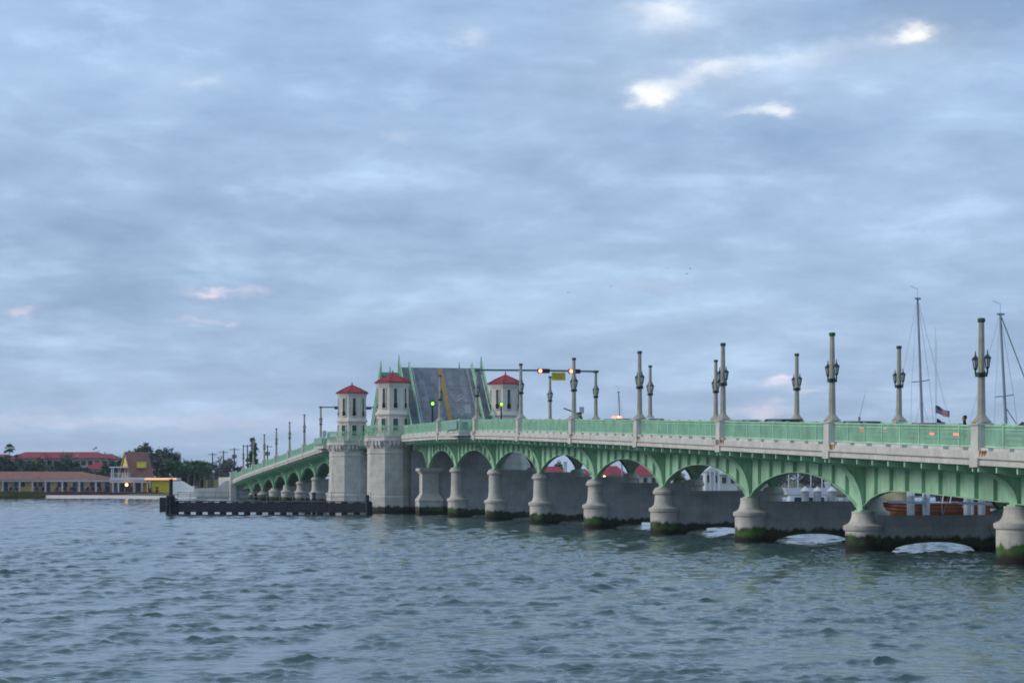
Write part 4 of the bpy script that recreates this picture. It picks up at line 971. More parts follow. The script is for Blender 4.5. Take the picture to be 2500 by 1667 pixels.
    part(T3, 'facing', MB().box(q.x-.15, q.x+.62, q.y-.3, q.y-.18, -.5, 1.7), 'timber_tar')
    for z in (.25, .85, 1.5): part(T3, 'wale', MB().beam(q+Vector((-.2,-.1,z)), q+Vector((w+.3,-.1,z)), .2, .24), 'timber_tar')
    part(T3, 'light_post', MB().tube([q+Vector((.2,0,1.7)), q+Vector((.2,0,2.6))], .03, 5), 'grey_metal')
fender()

# ================================================================== LEFT SHORE
def hip_roof(mb, x0, x1, y0, y1, ze, zr, hip=True, over=0.0, hx=None):
    x0 -= over; x1 += over; y0 -= over; y1 += over; hw = (y1-y0)/2; h = (hw if hx is None else hx) if hip else 0
    mb.add([(x0,y0,ze),(x1,y0,ze),(x1,y1,ze),(x0,y1,ze),(x0+h,(y0+y1)/2,zr),(x1-h,(y0+y1)/2,zr)], [(0,1,5,4),(2,3,4,5),(1,2,5),(3,0,4),(0,3,2,1)]); return mb
def win(T, x, z0, z1, w, y, mat='window_dark', frame='trim_white', name='window'):
    o = part(T, name, MB().box(x-w/2, x+w/2, y-.05, y-.01, z0, z1), mat)
    f = MB().box(x-w/2-.07, x-w/2, y-.08, y-.012, z0-.07, z1+.07).box(x+w/2, x+w/2+.07, y-.08, y-.012, z0-.07, z1+.07).box(x-w/2, x+w/2, y-.08, y-.012, z1, z1+.07).box(x-w/2, x+w/2, y-.10, y-.012, z0-.09, z0)
    part(T, 'frame', f, frame, o); return o
def X_(px, D): return (px-1250)/F*D
def Z_(py, D): return EYE-(py-HORIZON)/F*D
chair_mb = MB().box(-.32,.32,-.30,.25,.30,.36).beam((0,.22,.32),(0,.55,1.0),.62,.05,(0,-1,.5)).box(-.36,-.28,-.35,.25,.55,.60).box(.28,.36,-.35,.25,.55,.60).box(-.34,-.28,-.33,-.27,0,.56).box(.28,.34,-.33,-.27,0,.56).box(-.33,-.28,.2,.26,0,.34).box(.28,.33,.2,.26,0,.34)
chair_me = chair_mb.mesh('porch_chair', 'chair_blue')
def motel():
    D = 458.0; Dw = 459.5; zf = Z_(1200, D)
    x0, x1 = X_(-140, D), X_(268, D); ze = Z_(1170, D); zr = Z_(1150.5, D+4)
    T = thing('motel', 'long low yellow building with brown roof and porch on the left shore', 'building', (x0, D, zf))
    part(T, 'wall', MB().box(x0+.3, x1+.2, Dw, Dw+7, zf, ze), 'wall_yellow')
    part(T, 'porch_floor', MB().box(x0, x1+.6, D-.6, Dw+7, zf-.75, zf).box(x0, x1+.6, D-.9, D-.6, zf-.75, zf-.2), 'porch_red')
    part(T, 'fascia', MB().box(x0-.2, x1+1.0, D-.45, D-.25, Z_(1175.3, D), ze), 'trim_white'); part(T, 'porch_ceiling', MB().box(x0, x1+.6, D-.25, Dw, Z_(1174.5, D), Z_(1174, D)), 'trim_white')
    r = MB(); xa, xb = x0-.6, x1+1.0; y0, y1 = D-.7, Dw+7.5; ym = D+5.0; hipx = X_(197, D+5)
    r.add([(xa,y0,ze),(xb,y0,ze),(xb,y1,ze),(xa,y1,ze),(xa+3,ym,zr),(hipx,ym,zr)], [(0,1,5,4),(2,3,4,5),(1,2,5),(3,0,4),(0,3,2,1)]); part(T, 'roof', r, 'roof_brown')
    for px in (-120, -85, -45, 7.5, 49, 80, 112, 153, 194.6, 235):
        part(T, 'porch_post', MB().box(X_(px, D)-.16, X_(px, D)+.16, D-.35, D-.03, zf, Z_(1175.3, D)).box(X_(px, D)-.22, X_(px, D)+.22, D-.41, D+.03, zf, zf+.22), 'post_pink')
    for px, w, dr in ((14, .9, 1), (39, .8, 0), (56, .9, 0), (86, .6, 0), (99, .9, 0), (117.5, 1.0, 1), (145, .8, 0), (160, .9, 0), (183, .95, 1), (199.5, .95, 1), (225, .9, 0), (241, .9, 0), (262, 1.1, 1), (-20, .9, 1), (-60, .9, 0)):
        if dr: win(T, X_(px, Dw), zf+.05, zf+2.15, w, Dw, 'window_blue', name='door')
        else: win(T, X_(px, Dw), zf+1.1, zf+2.15, w, Dw)
    for i, px in enumerate((24, 38, 89, 103, 137, 157, 174.5, 211, 225.5, 243, 259)):
        where = ['first', 'second', 'third', 'fourth', 'fifth', 'sixth', 'seventh', 'eighth', 'ninth', 'tenth', 'eleventh'][i]
        c = bpy.data.objects.new('porch_chair', chair_me); COL.objects.link(c); c.location = (X_(px, D+.4), D+.4, zf); c.rotation_euler = (0, 0, random.uniform(-.5, .5)); c.scale = (1.05, 1.0, 1.05)
        props(c, 'blue porch chair on the yellow motel porch, %s from the left' % where, 'chair', 'blue chairs along the motel porch')
motel()
def aframe():
    D = 456.0; zf = Z_(1201, D); Dw = 458.4
    xl, xr = X_(270, D), X_(356, D); z1 = Z_(1172, D)
    T = thing('a_frame_house', 'steep brown A-frame roof house with yellow gable and white balcony', 'house', (xl, D, zf))
    part(T, 'wall', MB().box(xl, xr+1.0, Dw, Dw+7, zf, z1), 'wall_yellow')
    part(T, 'porch_floor', MB().box(xl-.0, X_(372, D), D-.75, Dw+7, zf-.7, zf), 'porch_red')
    part(T, 'balcony_slab', MB().box(xl+.05, xr, D-.4, Dw+7, z1, Z_(1165.3, D)).box(xl-.1, xr+.2, D-.55, D-.4, Z_(1171.5, D), Z_(1166, D)), 'trim_white')
    part(T, 'porch_beam', MB().box(xl-.1, xr+.4, D-.45, D-.2, Z_(1178, D), z1-.02), 'post_pink')
    for px in (276.5, 290, 327.6, 347): part(T, 'porch_post', MB().box(X_(px, D)-.15, X_(px, D)+.15, D-.42, D-.12, zf, Z_(1178, D)), 'post_pink')
    for px, w, m in ((282, .8, 'window_blue'), (297, 1.2, 'window_dark'), (316, 1.9, 'window_dark'), (338, 1.25, 'window_blue')): win(T, X_(px, Dw), zf+.05, zf+2.2, w, Dw, m, name='door')
    # A-frame: ridge turned so that the left gable shows
    zb = Z_(1165, D); zt = Z_(1103.5, D+4); rot = R_(31); c = Vector((X_(332, D+4), D+4.2, 0)); u = Vector((math.cos(rot), math.sin(rot), 0)); v = Vector((-math.sin(rot), math.cos(rot), 0)); Lr = 5.5; hw = 3.7
    def P(a, b, z): q = c+u*a+v*b; return (q.x, q.y, z)
    rf = MB()
    for s in (-1, 1):
        A = [P(-Lr/2, s*hw, zb), P(Lr/2, s*hw, zb), P(Lr/2, 0, zt), P(-Lr/2, 0, zt)]; nrm = (Vector(A[1])-Vector(A[0])).cross(Vector(A[3])-Vector(A[0])).normalized()*(.14*s*-1)
        rf.prism(A, nrm)
    R0 = part(T, 'roof', rf, 'roof_brown')
    gz = Z_(1140, D); k = (zt-gz)/(zt-zb)
    part(T, 'gable', MB().prism([P(-Lr/2+.25, -hw*k*.98, gz), P(-Lr/2+.25, hw*k*.98, gz), P(-Lr/2+.25, 0, zt-.12)], tuple(u*.12)), 'wall_lemon')
    lo = MB()
    for i in range(3):
        z = gz+.5+i*.7; kk = (zt-z)/(zt-zb)*.62; lo.beam(P(-Lr/2+.18, -hw*kk, z), P(-Lr/2+.18, hw*kk, z), .05, .06)
    part(T, 'gable_slat', lo, 'trim_white'); 
    rk = MB()
    for s in (-1, 1): rk.beam(P(-Lr/2-.02, s*hw, zb), P(-Lr/2-.02, 0, zt), .12, .16)
    part(T, 'rake_board', rk, 'wall_cream')
    part(T, 'upper_wall', MB().prism([P(-Lr/2+.5, -hw*.86, zb+.02), P(-Lr/2+.5, hw*.86, zb+.02), P(-Lr/2+.5, hw*k*.95, gz), P(-Lr/2+.5, -hw*k*.95, gz)], tuple(u*.1)), 'wall_yellow')
    for b, w, m in ((-1.7, .9, 'door_blue'), (0.0, .7, 'window_blue'), (1.8, .8, 'window_blue')):
        part(T, 'door', MB().prism([P(-Lr/2+.42, b-w/2, zb+.05), P(-Lr/2+.42, b+w/2, zb+.05), P(-Lr/2+.42, b+w/2, zb+2.0), P(-Lr/2+.42, b-w/2, zb+2.0)], tuple(u*.05)), m)
    # dormer
    dm = part(T, 'dormer', MB().box(X_(332, D), X_(351, D), D+1.0, D+5, Z_(1142, D), Z_(1127.5, D)), 'wall_lemon'); part(T, 'dormer_frame', MB().box(X_(333, D), X_(350, D), D+.9, D+.98, Z_(1141, D), Z_(1139.5, D)).box(X_(332, D)-.1, X_(351, D)+.1, D+.88, D+5, Z_(1127.5, D), Z_(1126.3, D)), 'wall_cream', dm)
    # balcony roof and rail at left
    part(T, 'balcony_roof', MB().box(X_(268, D), X_(312, D), D-.5, D+4.5, Z_(1141.5, D), Z_(1138.5, D)), 'trim_white')
    for px in (273, 277.5): part(T, 'balcony_post', MB().box(X_(px, D)-.10, X_(px, D)+.10, D-.4, D-.2, Z_(1165.3, D), Z_(1141.5, D)), 'trim_white')
    part(T, 'balcony_post', MB().box(X_(289, D+3)-.09, X_(289, D+3)+.09, D+2.9, D+3.1, Z_(1165.3, D), Z_(1141.5, D)), 'trim_white')
    rl = MB().beam((X_(271, D), D-.3, Z_(1154.5, D)), (X_(318, D), D-.3, Z_(1154.5, D)), .08, .09)
    for i in range(26): x = X_(271+i*47/25, D); rl.box(x-.025, x+.025, D-.32, D-.28, Z_(1165, D), Z_(1154.5, D))
    part(T, 'balcony_railing', rl, 'trim_white')
    lamp_ = part(T, 'porch_lamp', MB().lathe([(.05,-.34),(.26,-.2),(.34,0),(.26,.2),(.05,.34)], 12, (X_(311, D), D-.9, Z_(1183, D))), 'lamp_warm')
    part(T, 'lamp_stem', MB().tube([(X_(311, D), D-.9, Z_(1183, D)+.3), (X_(311, D), D-.5, Z_(1178, D)+.1)], .03, 5), 'black_metal', lamp_)
aframe()
def annex():
    D = 455.0; zf = Z_(1201, D); Dw = 455.6
    T = thing('yellow_annex', 'bright yellow annex with a row of warm lights under its eave', 'building', (X_(358, D), D, zf))
    part(T, 'wall', MB().box(X_(358, Dw), X_(414, Dw), Dw, Dw+6, zf-.4, Z_(1172.5, Dw)), 'wall_lemon')
    part(T, 'roof', MB().box(X_(354, D), X_(430, D), D, Dw+6.3, Z_(1172, D), Z_(1165.8, D)), 'trim_white')
    n = 34
    for i in range(n):
        x = X_(354.5+i*76/(n-1), D); part(T, 'eave_light', MB().lathe([(.03,-.19),(.085,-.1),(.085,.16),(.03,.22)], 6, (x, D-.12, Z_(1169, D))), 'string_light')
    part(T, 'porch_floor', MB().box(X_(370, D), X_(398, D), D-.6, Dw+5, zf-.75, zf-.06), 'porch_red')
    win(T, X_(357, D)+.7, zf+.05, zf+2.1, .8, Dw, 'window_dark', name='door'); part(T, 'corner_post', MB().box(X_(366, D)-.12, X_(366, D)+.12, D+.1, D+.34, zf-.06, Z_(1172, D)), 'trim_white')
annex()
def potted(px, D, h, label):
    q = at(px, 0, D); q.z = Z_(1201, D)
    T = thing('potted_plant', label, 'plant', q, group='potted plants by the yellow wall')
    part(T, 'pot', MB().lathe([(.22,-.3),(.34,.45),(.38,.5)], 10, q), 'porch_red')
    m = MB(); rg = random.Random(int(px))
    for i in range(50):
        a = rg.uniform(0, 6.28); l = rg.uniform(.5, 1)*h; b = Vector((math.cos(a), math.sin(a), 0)); p0 = q+Vector((0,0,.45)); p1 = p0+b*l*.35+Vector((0,0,l*.8)); p2 = p0+b*l*.75+Vector((0,0,l*.55)); s = b.cross(Vector((0,0,1)))*.07
        m.add([p0-s, p0+s, p1+s, p1-s, p2], [(0,1,2,3),(3,2,4)])
    part(T, 'leaves', m, 'foliage_olive')
potted(383, 454.4, 1.05, 'potted plant in front of the bright yellow wall'); potted(366, 454.2, .6, 'smaller potted plant left on the annex porch')
def red_hotel():
    D = 560.0
    T = thing('red_roof_hotel', 'large cream building with long red hipped roofs behind the motel', 'building', (X_(120, D), D, 1.5))
    def blk(x0, x1, ye, yr, dy, dep, hx, wall='wall_cream', base=1.5):
        DD = D+dy; part(T, 'wall', MB().box(X_(x0, DD)+.5, X_(x1, DD)-.5, DD, DD+dep, base, Z_(ye, DD)), wall)
        r = MB(); hip_roof(r, X_(x0, DD), X_(x1, DD), DD-.9, DD+dep+.9, Z_(ye, DD), Z_(yr, DD+dep/2), True, 0, hx); part(T, 'roof', r, 'roof_red_far')
        n = max(2, int((x1-x0)/16))
        for i in range(n):
            px = x0+(x1-x0)*(i+.5)/n; z = Z_(ye, DD)-1.9; w = win(T, X_(px, DD), z-.1, z+1.2, 1.3, DD, 'window_dark', 'trim_white')
            w2 = win(T, X_(px, DD), z-3.2, z-1.6, 1.3, DD, 'window_dark', 'trim_white')
    blk(-60, 40, 1119, 1108.5, 0, 12, 4); blk(14, 262, 1118, 1103, 4, 13, 4.0); blk(92, 112, 1119, 1104.5, 1, 6, 1.0); blk(225, 285, 1120, 1107.5, 9, 11, 2.5)
    blk(200, 272, 1145, 1128, -16, 8, 3)
    part(T, 'roof_vent', MB().box(X_(180, D), X_(184.5, D), D+3, D+3.5, Z_(1112.5, D), Z_(1109, D)), 'wall_cream')
red_hotel()
# sea walls and abutment
def walls():
    D = 452.0
    T = thing('ramp_wall', 'white sloping sea wall right of the yellow annex', 'wall', (X_(414, D), D, 0))
    prof = [(414, 1206), (414, 1174.5), (442, 1173.5), (447, 1175), (462, 1184), (468, 1188), (473, 1187), (473, 1213), (445, 1213)]
    part(T, 'wall', MB().prism([(X_(x, D), D, Z_(y, D)) for x, y in prof], (0, .6, 0)), 'seawall_white'); part(T, 'end_post', MB().box(X_(470.5, D), X_(473.5, D), D-.1, D+.7, Z_(1214, D), Z_(1185.5, D)), 'seawall_white')
    D = 449.0
    T = thing('sea_wall', 'low pale sea wall running up to the bridge abutment', 'wall', (X_(473, D), D, 0))
    prof = [(400, 1216), (400, 1207), (473, 1203), (473, 1192), (531, 1190), (536, 1184), (548, 1175), (561, 1170), (561, 1216)]
    part(T, 'wall', MB().prism([(X_(x, D), D, Z_(y, D)) for x, y in prof], (0, .8, 0)), 'seawall_grey')
    for i in range(8): part(T, 'joint', MB().box(X_(478+i*10.5, D)-.05, X_(478+i*10.5, D)+.05, D-.04, D-.005, Z_(1214, D), Z_(1192.5, D)), 'seawall_grey')
    t = est[-1]; T = thing('bridge_abutment', 'pale abutment with end pylon where the bridge meets the left shore', 'abutment', (PC, t, 0), 'B')
    part(T, 'wall', MB().box(44.6, 58.1, t+.3, t+9, -1, R(t)-2.0).box(44.6, 58.1, t+.3, t+9, R(t)-2.0, R(t)-1.25), 'seawall_grey')
    part(T, 'parapet', MB().box(44.6, 45.2, t+.9, t+30, -1, R(t)-.55).box(57.5, 58.1, t+.9, t+30, -1, R(t)-.55), 'seawall_grey')
    for p in (44.9, 57.8): part(T, 'pylon', MB().box(p-.65, p+.65, t-.4, t+.9, -1, R(t)+.35).box(p-.75, p+.75, t-.5, t+1.0, R(t)+.35, R(t)+.55), 'tower_stucco')
    part(T, 'approach_fill', MB().box(45.2, 57.5, t+9, t+120, -1, R(t)-1.22), 'land')
walls()

# ---- trees
def leaf_cloud(m, rg, blobs, nclump, nleaf, size, cr):
    for _ in range(nclump):
        bx, by, bz, rx, ry, rz = rg.choice(blobs)
        a = rg.uniform(0, 6.283); cz = rg.uniform(-.75, 1); k = math.sqrt(max(0, 1-cz*cz)); f = rg.uniform(.55, 1.02)
        c = (bx+rx*k*math.cos(a)*f, by+ry*k*math.sin(a)*f, bz+rz*cz*f); r = cr*rg.uniform(.6, 1.4)
        for _ in range(nleaf):
            p = Vector((c[0]+rg.gauss(0, r*.5), c[1]+rg.gauss(0, r*.5), c[2]+rg.gauss(0, r*.36))); s = size*rg.uniform(.6, 1.4)
            u = Vector((rg.uniform(-1, 1), rg.uniform(-1, 1), rg.uniform(-.6, .6))).normalized()*s; v = u.cross(Vector((rg.uniform(-1, 1), rg.uniform(-1, 1), rg.uniform(-1, 1)))).normalized()*s*.6
            m.add([p-u*.5, p+v*.5, p+u*.6, p-v*.5], [(0,1,2,3)])
    return m
def broad_tree(loc, w, h, label, mat, seed, trunk_h=.35, nc=110, sparse=False):
    rg = random.Random(seed); T = thing('broadleaf_tree', label, 'tree', loc); loc = Vector(loc)
    tp = MB(); th = h*trunk_h; tp.tube([loc+Vector((0,0,-.5)), loc+Vector((.1*w/4,0,th*.6)), loc+Vector((0,0,th))], [h*.035, h*.027, h*.022], 8)
    for i in range(6):
        a = i*1.05+rg.uniform(-.3, .3); e = loc+Vector((math.cos(a)*w*.33, math.sin(a)*w*.33, th+(h-th)*rg.uniform(.35, .75))); tp.tube([loc+Vector((0,0,th*.85)), (loc+Vector((0,0,th))+e)/2+Vector((0,0,.4)), e], [h*.016, h*.011, h*.004], 5)
    part(T, 'trunk', tp, 'bark')
    bl = []
    for i in range(9):
        a = rg.uniform(0, 6.28); d = rg.uniform(.0, .30)*w; z = th+(h-th)*rg.uniform(.22, .72); q = rg.uniform(.20, .30)
        bl.append((loc.x+math.cos(a)*d, loc.y+math.sin(a)*d, loc.z+z, w*q, w*q, (h-th)*q*.95))
    bl.append((loc.x, loc.y, loc.z+th+(h-th)*.62, w*.3, w*.3, (h-th)*.36))
    m = leaf_cloud(MB(), rg, bl, nc if not sparse else nc//3, 34 if not sparse else 14, .50 if not sparse else .28, w*.085)
    part(T, 'crown', m, mat); return T
def sabal(loc, h, cr, label, seed, group='cabbage palms on the left shore'):
    rg = random.Random(seed); T = thing('palm_tree', label, 'palm tree', loc, group=group); loc = Vector(loc)
    part(T, 'trunk', MB().tube([loc+Vector((0,0,-.5)), loc+Vector((.15,0,h*.5)), loc+Vector((.05,0,h))], [.24, .19, .17], 8), 'palm_bark')
    m = MB(); top = loc+Vector((.05, 0, h))
    for i in range(30):
        a = rg.uniform(0, 6.28); e = rg.uniform(-.75, 1.2); L_ = cr*rg.uniform(.75, 1.1); d = Vector((math.cos(a)*math.cos(e), math.sin(a)*math.cos(e), math.sin(e))); sd_ = d.cross(Vector((0,0,1))).normalized(); up = sd_.cross(d)
        hub = top+d*L_*.5; m.add([top-sd_*.02, top+sd_*.02, hub+sd_*.02, hub-sd_*.02], [(0,1,2,3)])
        for k in range(9):
            b = (k-4)/4*1.25; dd = (d*math.cos(b)+sd_*math.sin(b)).normalized(); tip = hub+dd*L_*.62-Vector((0,0,L_*.16)); w = dd.cross(up).normalized()*.07
            m.add([hub-w, hub+w, hub+dd*L_*.36+w*.9, tip, hub+dd*L_*.36-w*.9], [(0,1,2,3,4)])
    part(T, 'fronds', m, 'foliage_palm'); return T
def G(px, D, z=1.5): return Vector((X_(px, D), D, z))
broad_tree(G(4, 500), 6.0, 9.2, 'dark tree cut by the left edge of the photo', 'foliage_oak', 1, .15)
broad_tree(G(42, 502), 8.0, 8.6, 'dark round tree behind the motel, beside the palm', 'foliage_oak', 2, .15)
broad_tree(G(64, 498), 5.0, 6.8, 'small brownish tree behind the motel left of the white gap', 'foliage_oak', 21, .15)
broad_tree(G(92, 500), 6.2, 7.8, 'dark round tree behind the motel right of the white gap', 'foliage_olive', 3, .15)
broad_tree(G(138, 497), 7.4, 7.4, 'dark low tree behind the motel roof, third clump from the left', 'foliage_oak', 4, .12)
broad_tree(G(167, 500), 8.4, 8.8, 'tallest dark tree in front of the red roofs', 'foliage_oak', 5, .15)
broad_tree(G(196, 498), 6.0, 6.0, 'dark tree at the motel roof end', 'foliage_oak', 6, .12)
broad_tree(G(250, 478), 6.0, 4.8, 'dark bush tree between motel roof and balcony', 'foliage_oak', 7, .10)
broad_tree(G(276, 500), 6.4, 7.8, 'dark tree directly behind the white balcony', 'foliage_oak', 8, .12)
broad_tree(G(297, 512), 5.5, 9.0, 'dark tree left of the A-frame ridge', 'foliage_oak', 9, .15)
broad_tree(G(352, 520), 9.5, 12.4, 'tall dark oak behind the A-frame roof', 'foliage_oak', 10, .2, 150)
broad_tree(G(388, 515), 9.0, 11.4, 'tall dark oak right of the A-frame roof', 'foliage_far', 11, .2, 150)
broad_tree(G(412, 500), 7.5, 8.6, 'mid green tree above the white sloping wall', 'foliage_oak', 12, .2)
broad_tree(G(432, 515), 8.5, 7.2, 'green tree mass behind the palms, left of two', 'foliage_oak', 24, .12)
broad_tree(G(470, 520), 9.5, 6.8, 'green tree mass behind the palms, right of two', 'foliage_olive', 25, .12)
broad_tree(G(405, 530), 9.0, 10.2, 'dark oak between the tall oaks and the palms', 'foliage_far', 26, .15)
broad_tree(G(232, 575), 4.2, 12.5, 'thin bare tree above the right end of the red roof', 'foliage_bare', 13, .4, 60, True)
broad_tree(G(250, 580), 4.6, 12.2, 'second thin bare tree above the right end of the red roof', 'foliage_bare', 14, .4, 60, True)
broad_tree(G(305, 560), 4.0, 10.6, 'bare treetop just left of the A-frame ridge', 'foliage_bare', 15, .4, 60, True)
broad_tree(G(448, 540), 6.0, 9.0, 'thin bare treetop above the green palms', 'foliage_bare', 16, .4, 60, True)
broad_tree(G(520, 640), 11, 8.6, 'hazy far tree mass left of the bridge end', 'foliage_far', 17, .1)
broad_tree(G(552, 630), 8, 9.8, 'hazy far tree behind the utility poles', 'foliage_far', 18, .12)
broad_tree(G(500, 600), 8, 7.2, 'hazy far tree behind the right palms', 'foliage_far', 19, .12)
broad_tree(G(584, 520), 4.0, 6.4, 'small dark round tree beside the bridge end', 'foliage_oak', 20, .15, 70)
broad_tree(G(604, 505), 4.4, 5.6, 'low green tree left of the pointed tree', 'foliage_olive', 22, .12, 70)
broad_tree(G(628, 500), 4.8, 7.2, 'green tree at the foot of the pointed tree', 'foliage_pine', 23, .12, 80)
for i, (px, D, h, cr, l) in enumerate(((22, 505, 10.2, 1.5, 'tall slim palm standing clear above the red roof at far left'), (428, 498, 5.6, 2.2, 'cabbage palm nearest the white sloping wall'), (440, 490, 5.0, 2.0, 'green cabbage palm second right of the white sloping wall'),
      (458, 494, 5.4, 2.1, 'green cabbage palm third right of the white sloping wall'), (474, 488, 5.7, 2.2, 'green cabbage palm with dark trunk above the end of the white wall'), (487, 492, 5.5, 2.2, 'green cabbage palm second from the right of the palm row'), (499, 486, 5.4, 2.0, 'rightmost green cabbage palm of the row'))):
    sabal(G(px, D), h, cr, l, 40+i)
def pointed_tree():
    D = 500; b = G(618, D); h = Z_(1072, D)-1.5; T = thing('conifer_tree', 'pointed dark evergreen tree behind the thin lamp posts', 'tree', b); rg = random.Random(5)
    part(T, 'trunk', MB().tube([b+Vector((0,0,-.5)), b+Vector((0,0,h*.97))], [.22, .04], 7), 'bark')
    bl = []
    for i in range(12): f = i/11; rr = 1.15*(1-f*.82)+.15; bl.append((b.x+rg.uniform(-.25, .25), b.y, b.z+h*(.25+.72*f), rr, rr, h*.07))
    bl += [(b.x-1.0, b.y, b.z+h*.60, .8, .8, .8), (b.x-.6, b.y, b.z+h*.45, 1.2, 1, .9)]
    part(T, 'crown', leaf_cloud(MB(), rg, bl, 130, 30, .42, .42), 'foliage_pine')
pointed_tree()
for i, (px, yt, D, l) in enumerate(((519, 1105, 545, 'wooden utility pole, leftmost, above the hazy trees'), (545.5, 1100, 540, 'wooden utility pole, second from the left'), (572, 1093, 530, 'wooden utility pole at the end of the bridge railing'),
        (604, 1085, 530, 'wooden utility pole just left of the pointed tree'), (653, 1086, 525, 'wooden utility pole right of the pointed tree'))):
    b = G(px, D); zt = Z_(yt, D); T = thing('utility_pole', l, 'utility pole', b, group='utility poles on the left shore')
    part(T, 'pole', MB().tube([b+Vector((0,0,-.5)), (b.x, b.y, zt)], [.20, .15], 7), 'wood_pole')
    part(T, 'crossarm', MB().beam((b.x-1.25, b.y+.35, zt-.45), (b.x+1.25, b.y-.35, zt-.45), .12, .14), 'wood_pole')
    for dx in (-1.1, -.4, .4, 1.1): part(T, 'insulator', MB().lathe([(.04,0),(.07,.1),(.03,.22)], 6, (b.x+dx, b.y-dx*.28, zt-.38)), 'grey_metal')
    if i in (2, 4): part(T, 'transformer', MB().lathe([(.24,-1.1),(.26,-1.0),(.26,-.2),(.2,-.12)], 10, (b.x+.42, b.y-.3, zt-1.6)).lathe([(.24,-1.1),(.26,-1.0),(.26,-.2),(.2,-.12)], 10, (b.x-.42, b.y+.1, zt-1.6)), 'grey_metal')
b = G(521.8, 470); T = thing('street_light', 'white globe street light behind the pale sea wall', 'street light', b)
part(T, 'pole', MB().tube([b+Vector((0,0,-.3)), (b.x, b.y, Z_(1153, 470))], .07, 6), 'grey_metal'); part(T, 'globe', MB().lathe([(.05,-.3),(.24,-.18),(.3,0),(.22,.2),(.05,.3)], 10, (b.x, b.y, Z_(1151, 470))), 'sign_white', smooth=True)

# ================================================================== MARINA behind the bridge
def sailboat(px_b, px_t, y_t, D, label, spread, seed, Lh=11.0, heading=0.25, forestay=None):
    """hull, mast with spreaders, standing rigging"""
    base = at(px_b, 0, D); base.z = 0; top = at(px_t, y_t, D+.3); T = thing('sailboat', label, 'sailboat', base); u = Vector((math.cos(heading), math.sin(heading), 0)); v = Vector((-u.y, u.x, 0))
    secs = []
    for s in [i/9 for i in range(10)]:
        x = (s-.5)*Lh; hw = 1.6*(1-(2*s-1)**2*.75 if s < .5 else (1-((s-.5)*2)**2.2))+.02; zt = .62+.25*abs(2*s-1)**2
        secs.append([base+u*x+v*(hw*math.cos(a))*(1 if math.sin(a) > -.2 else .8)+Vector((0,0,zt if math.sin(a) >= 0 else -.3+.3*abs(2*s-1))) for a in (0, .2, math.pi-.2, math.pi, math.pi+.9, 2*math.pi-.9)])
    part(T, 'hull', MB().loft(secs), 'boat_white', smooth=True)
    part(T, 'cabin', MB().loft([[base+u*x+v*y+Vector((0,0,z)) for x, y in ((-2.4, -.9*k), (1.6, -.7*k), (1.6, .7*k), (-2.4, .9*k))] for z, k in ((.6, 1), (1.0, .85))]), 'boat_white')
    mast0 = base+Vector((0,0,1.2)); part(T, 'mast', MB().tube([mast0, (mast0+top)/2, top], [.13, .115, .08], 8), 'mast_metal', smooth=True)
    part(T, 'boom', MB().beam(mast0+Vector((0,0,1.1)), mast0-u*4+Vector((0,0,1.2)), .16, .2), 'mast_metal')
    part(T, 'masthead_gear', MB().beam(top-u*.25, top+u*.3, .14, .14).tube([top, top+Vector((0,0,.75)), top+Vector((-.55,0,.98))], .022, 5), 'mast_metal')
    e = (Vector((1, .25, 0))).normalized()
    for f, wl in spread:
        c = mast0+(top-mast0)*f; part(T, 'spreader', MB().tube([c-e*wl+Vector((0,0,-.05)), c, c+e*wl+Vector((0,0,.12))], .04, 5), 'mast_metal')
        for s in (-1, 1): part(T, 'shroud', MB().tube([c+e*wl*s, top if f == max(q[0] for q in spread) else c+(top-mast0)*(.3)], .013, 4), 'rope'); part(T, 'shroud', MB().tube([c+e*wl*s, base+e*1.45*s+Vector((0,0,1.1))], .013, 4), 'rope')
    part(T, 'forestay', MB().tube([top, base+u*Lh*.47+Vector((0,0,1.3))], .05 if forestay else .014, 5), 'rope_green' if forestay else 'rope'); part(T, 'backstay', MB().tube([top, base-u*Lh*.48+Vector((0,0,1.2))], .014, 4), 'rope')
    return T, mast0, top
sb1, m0, tp_ = sailboat(2260, 2240, 729, 160, 'sailboat whose tall grey mast stands left of the flag', ((.25, 1.35), (.62, .75)), 1, 11.5, .6)
sb2, m1, tp2 = sailboat(2468, 2442, 767, 150, 'sailboat whose grey mast rises at the right edge with a thick sloping stay', ((.22, 1.6), (.60, .75)), 2, 11, .15, True)
part(sb2, 'inner_forestay', MB().tube([m1+(tp2-m1)*.55, m1+Vector((5.0, .8, .2))], .04, 5), 'rope_green')
sailboat(1522, 1510, 957, 310, 'distant sailboat with a short grey mast right of the light bar vehicle', ((.5, .8),), 3, 9, .8)
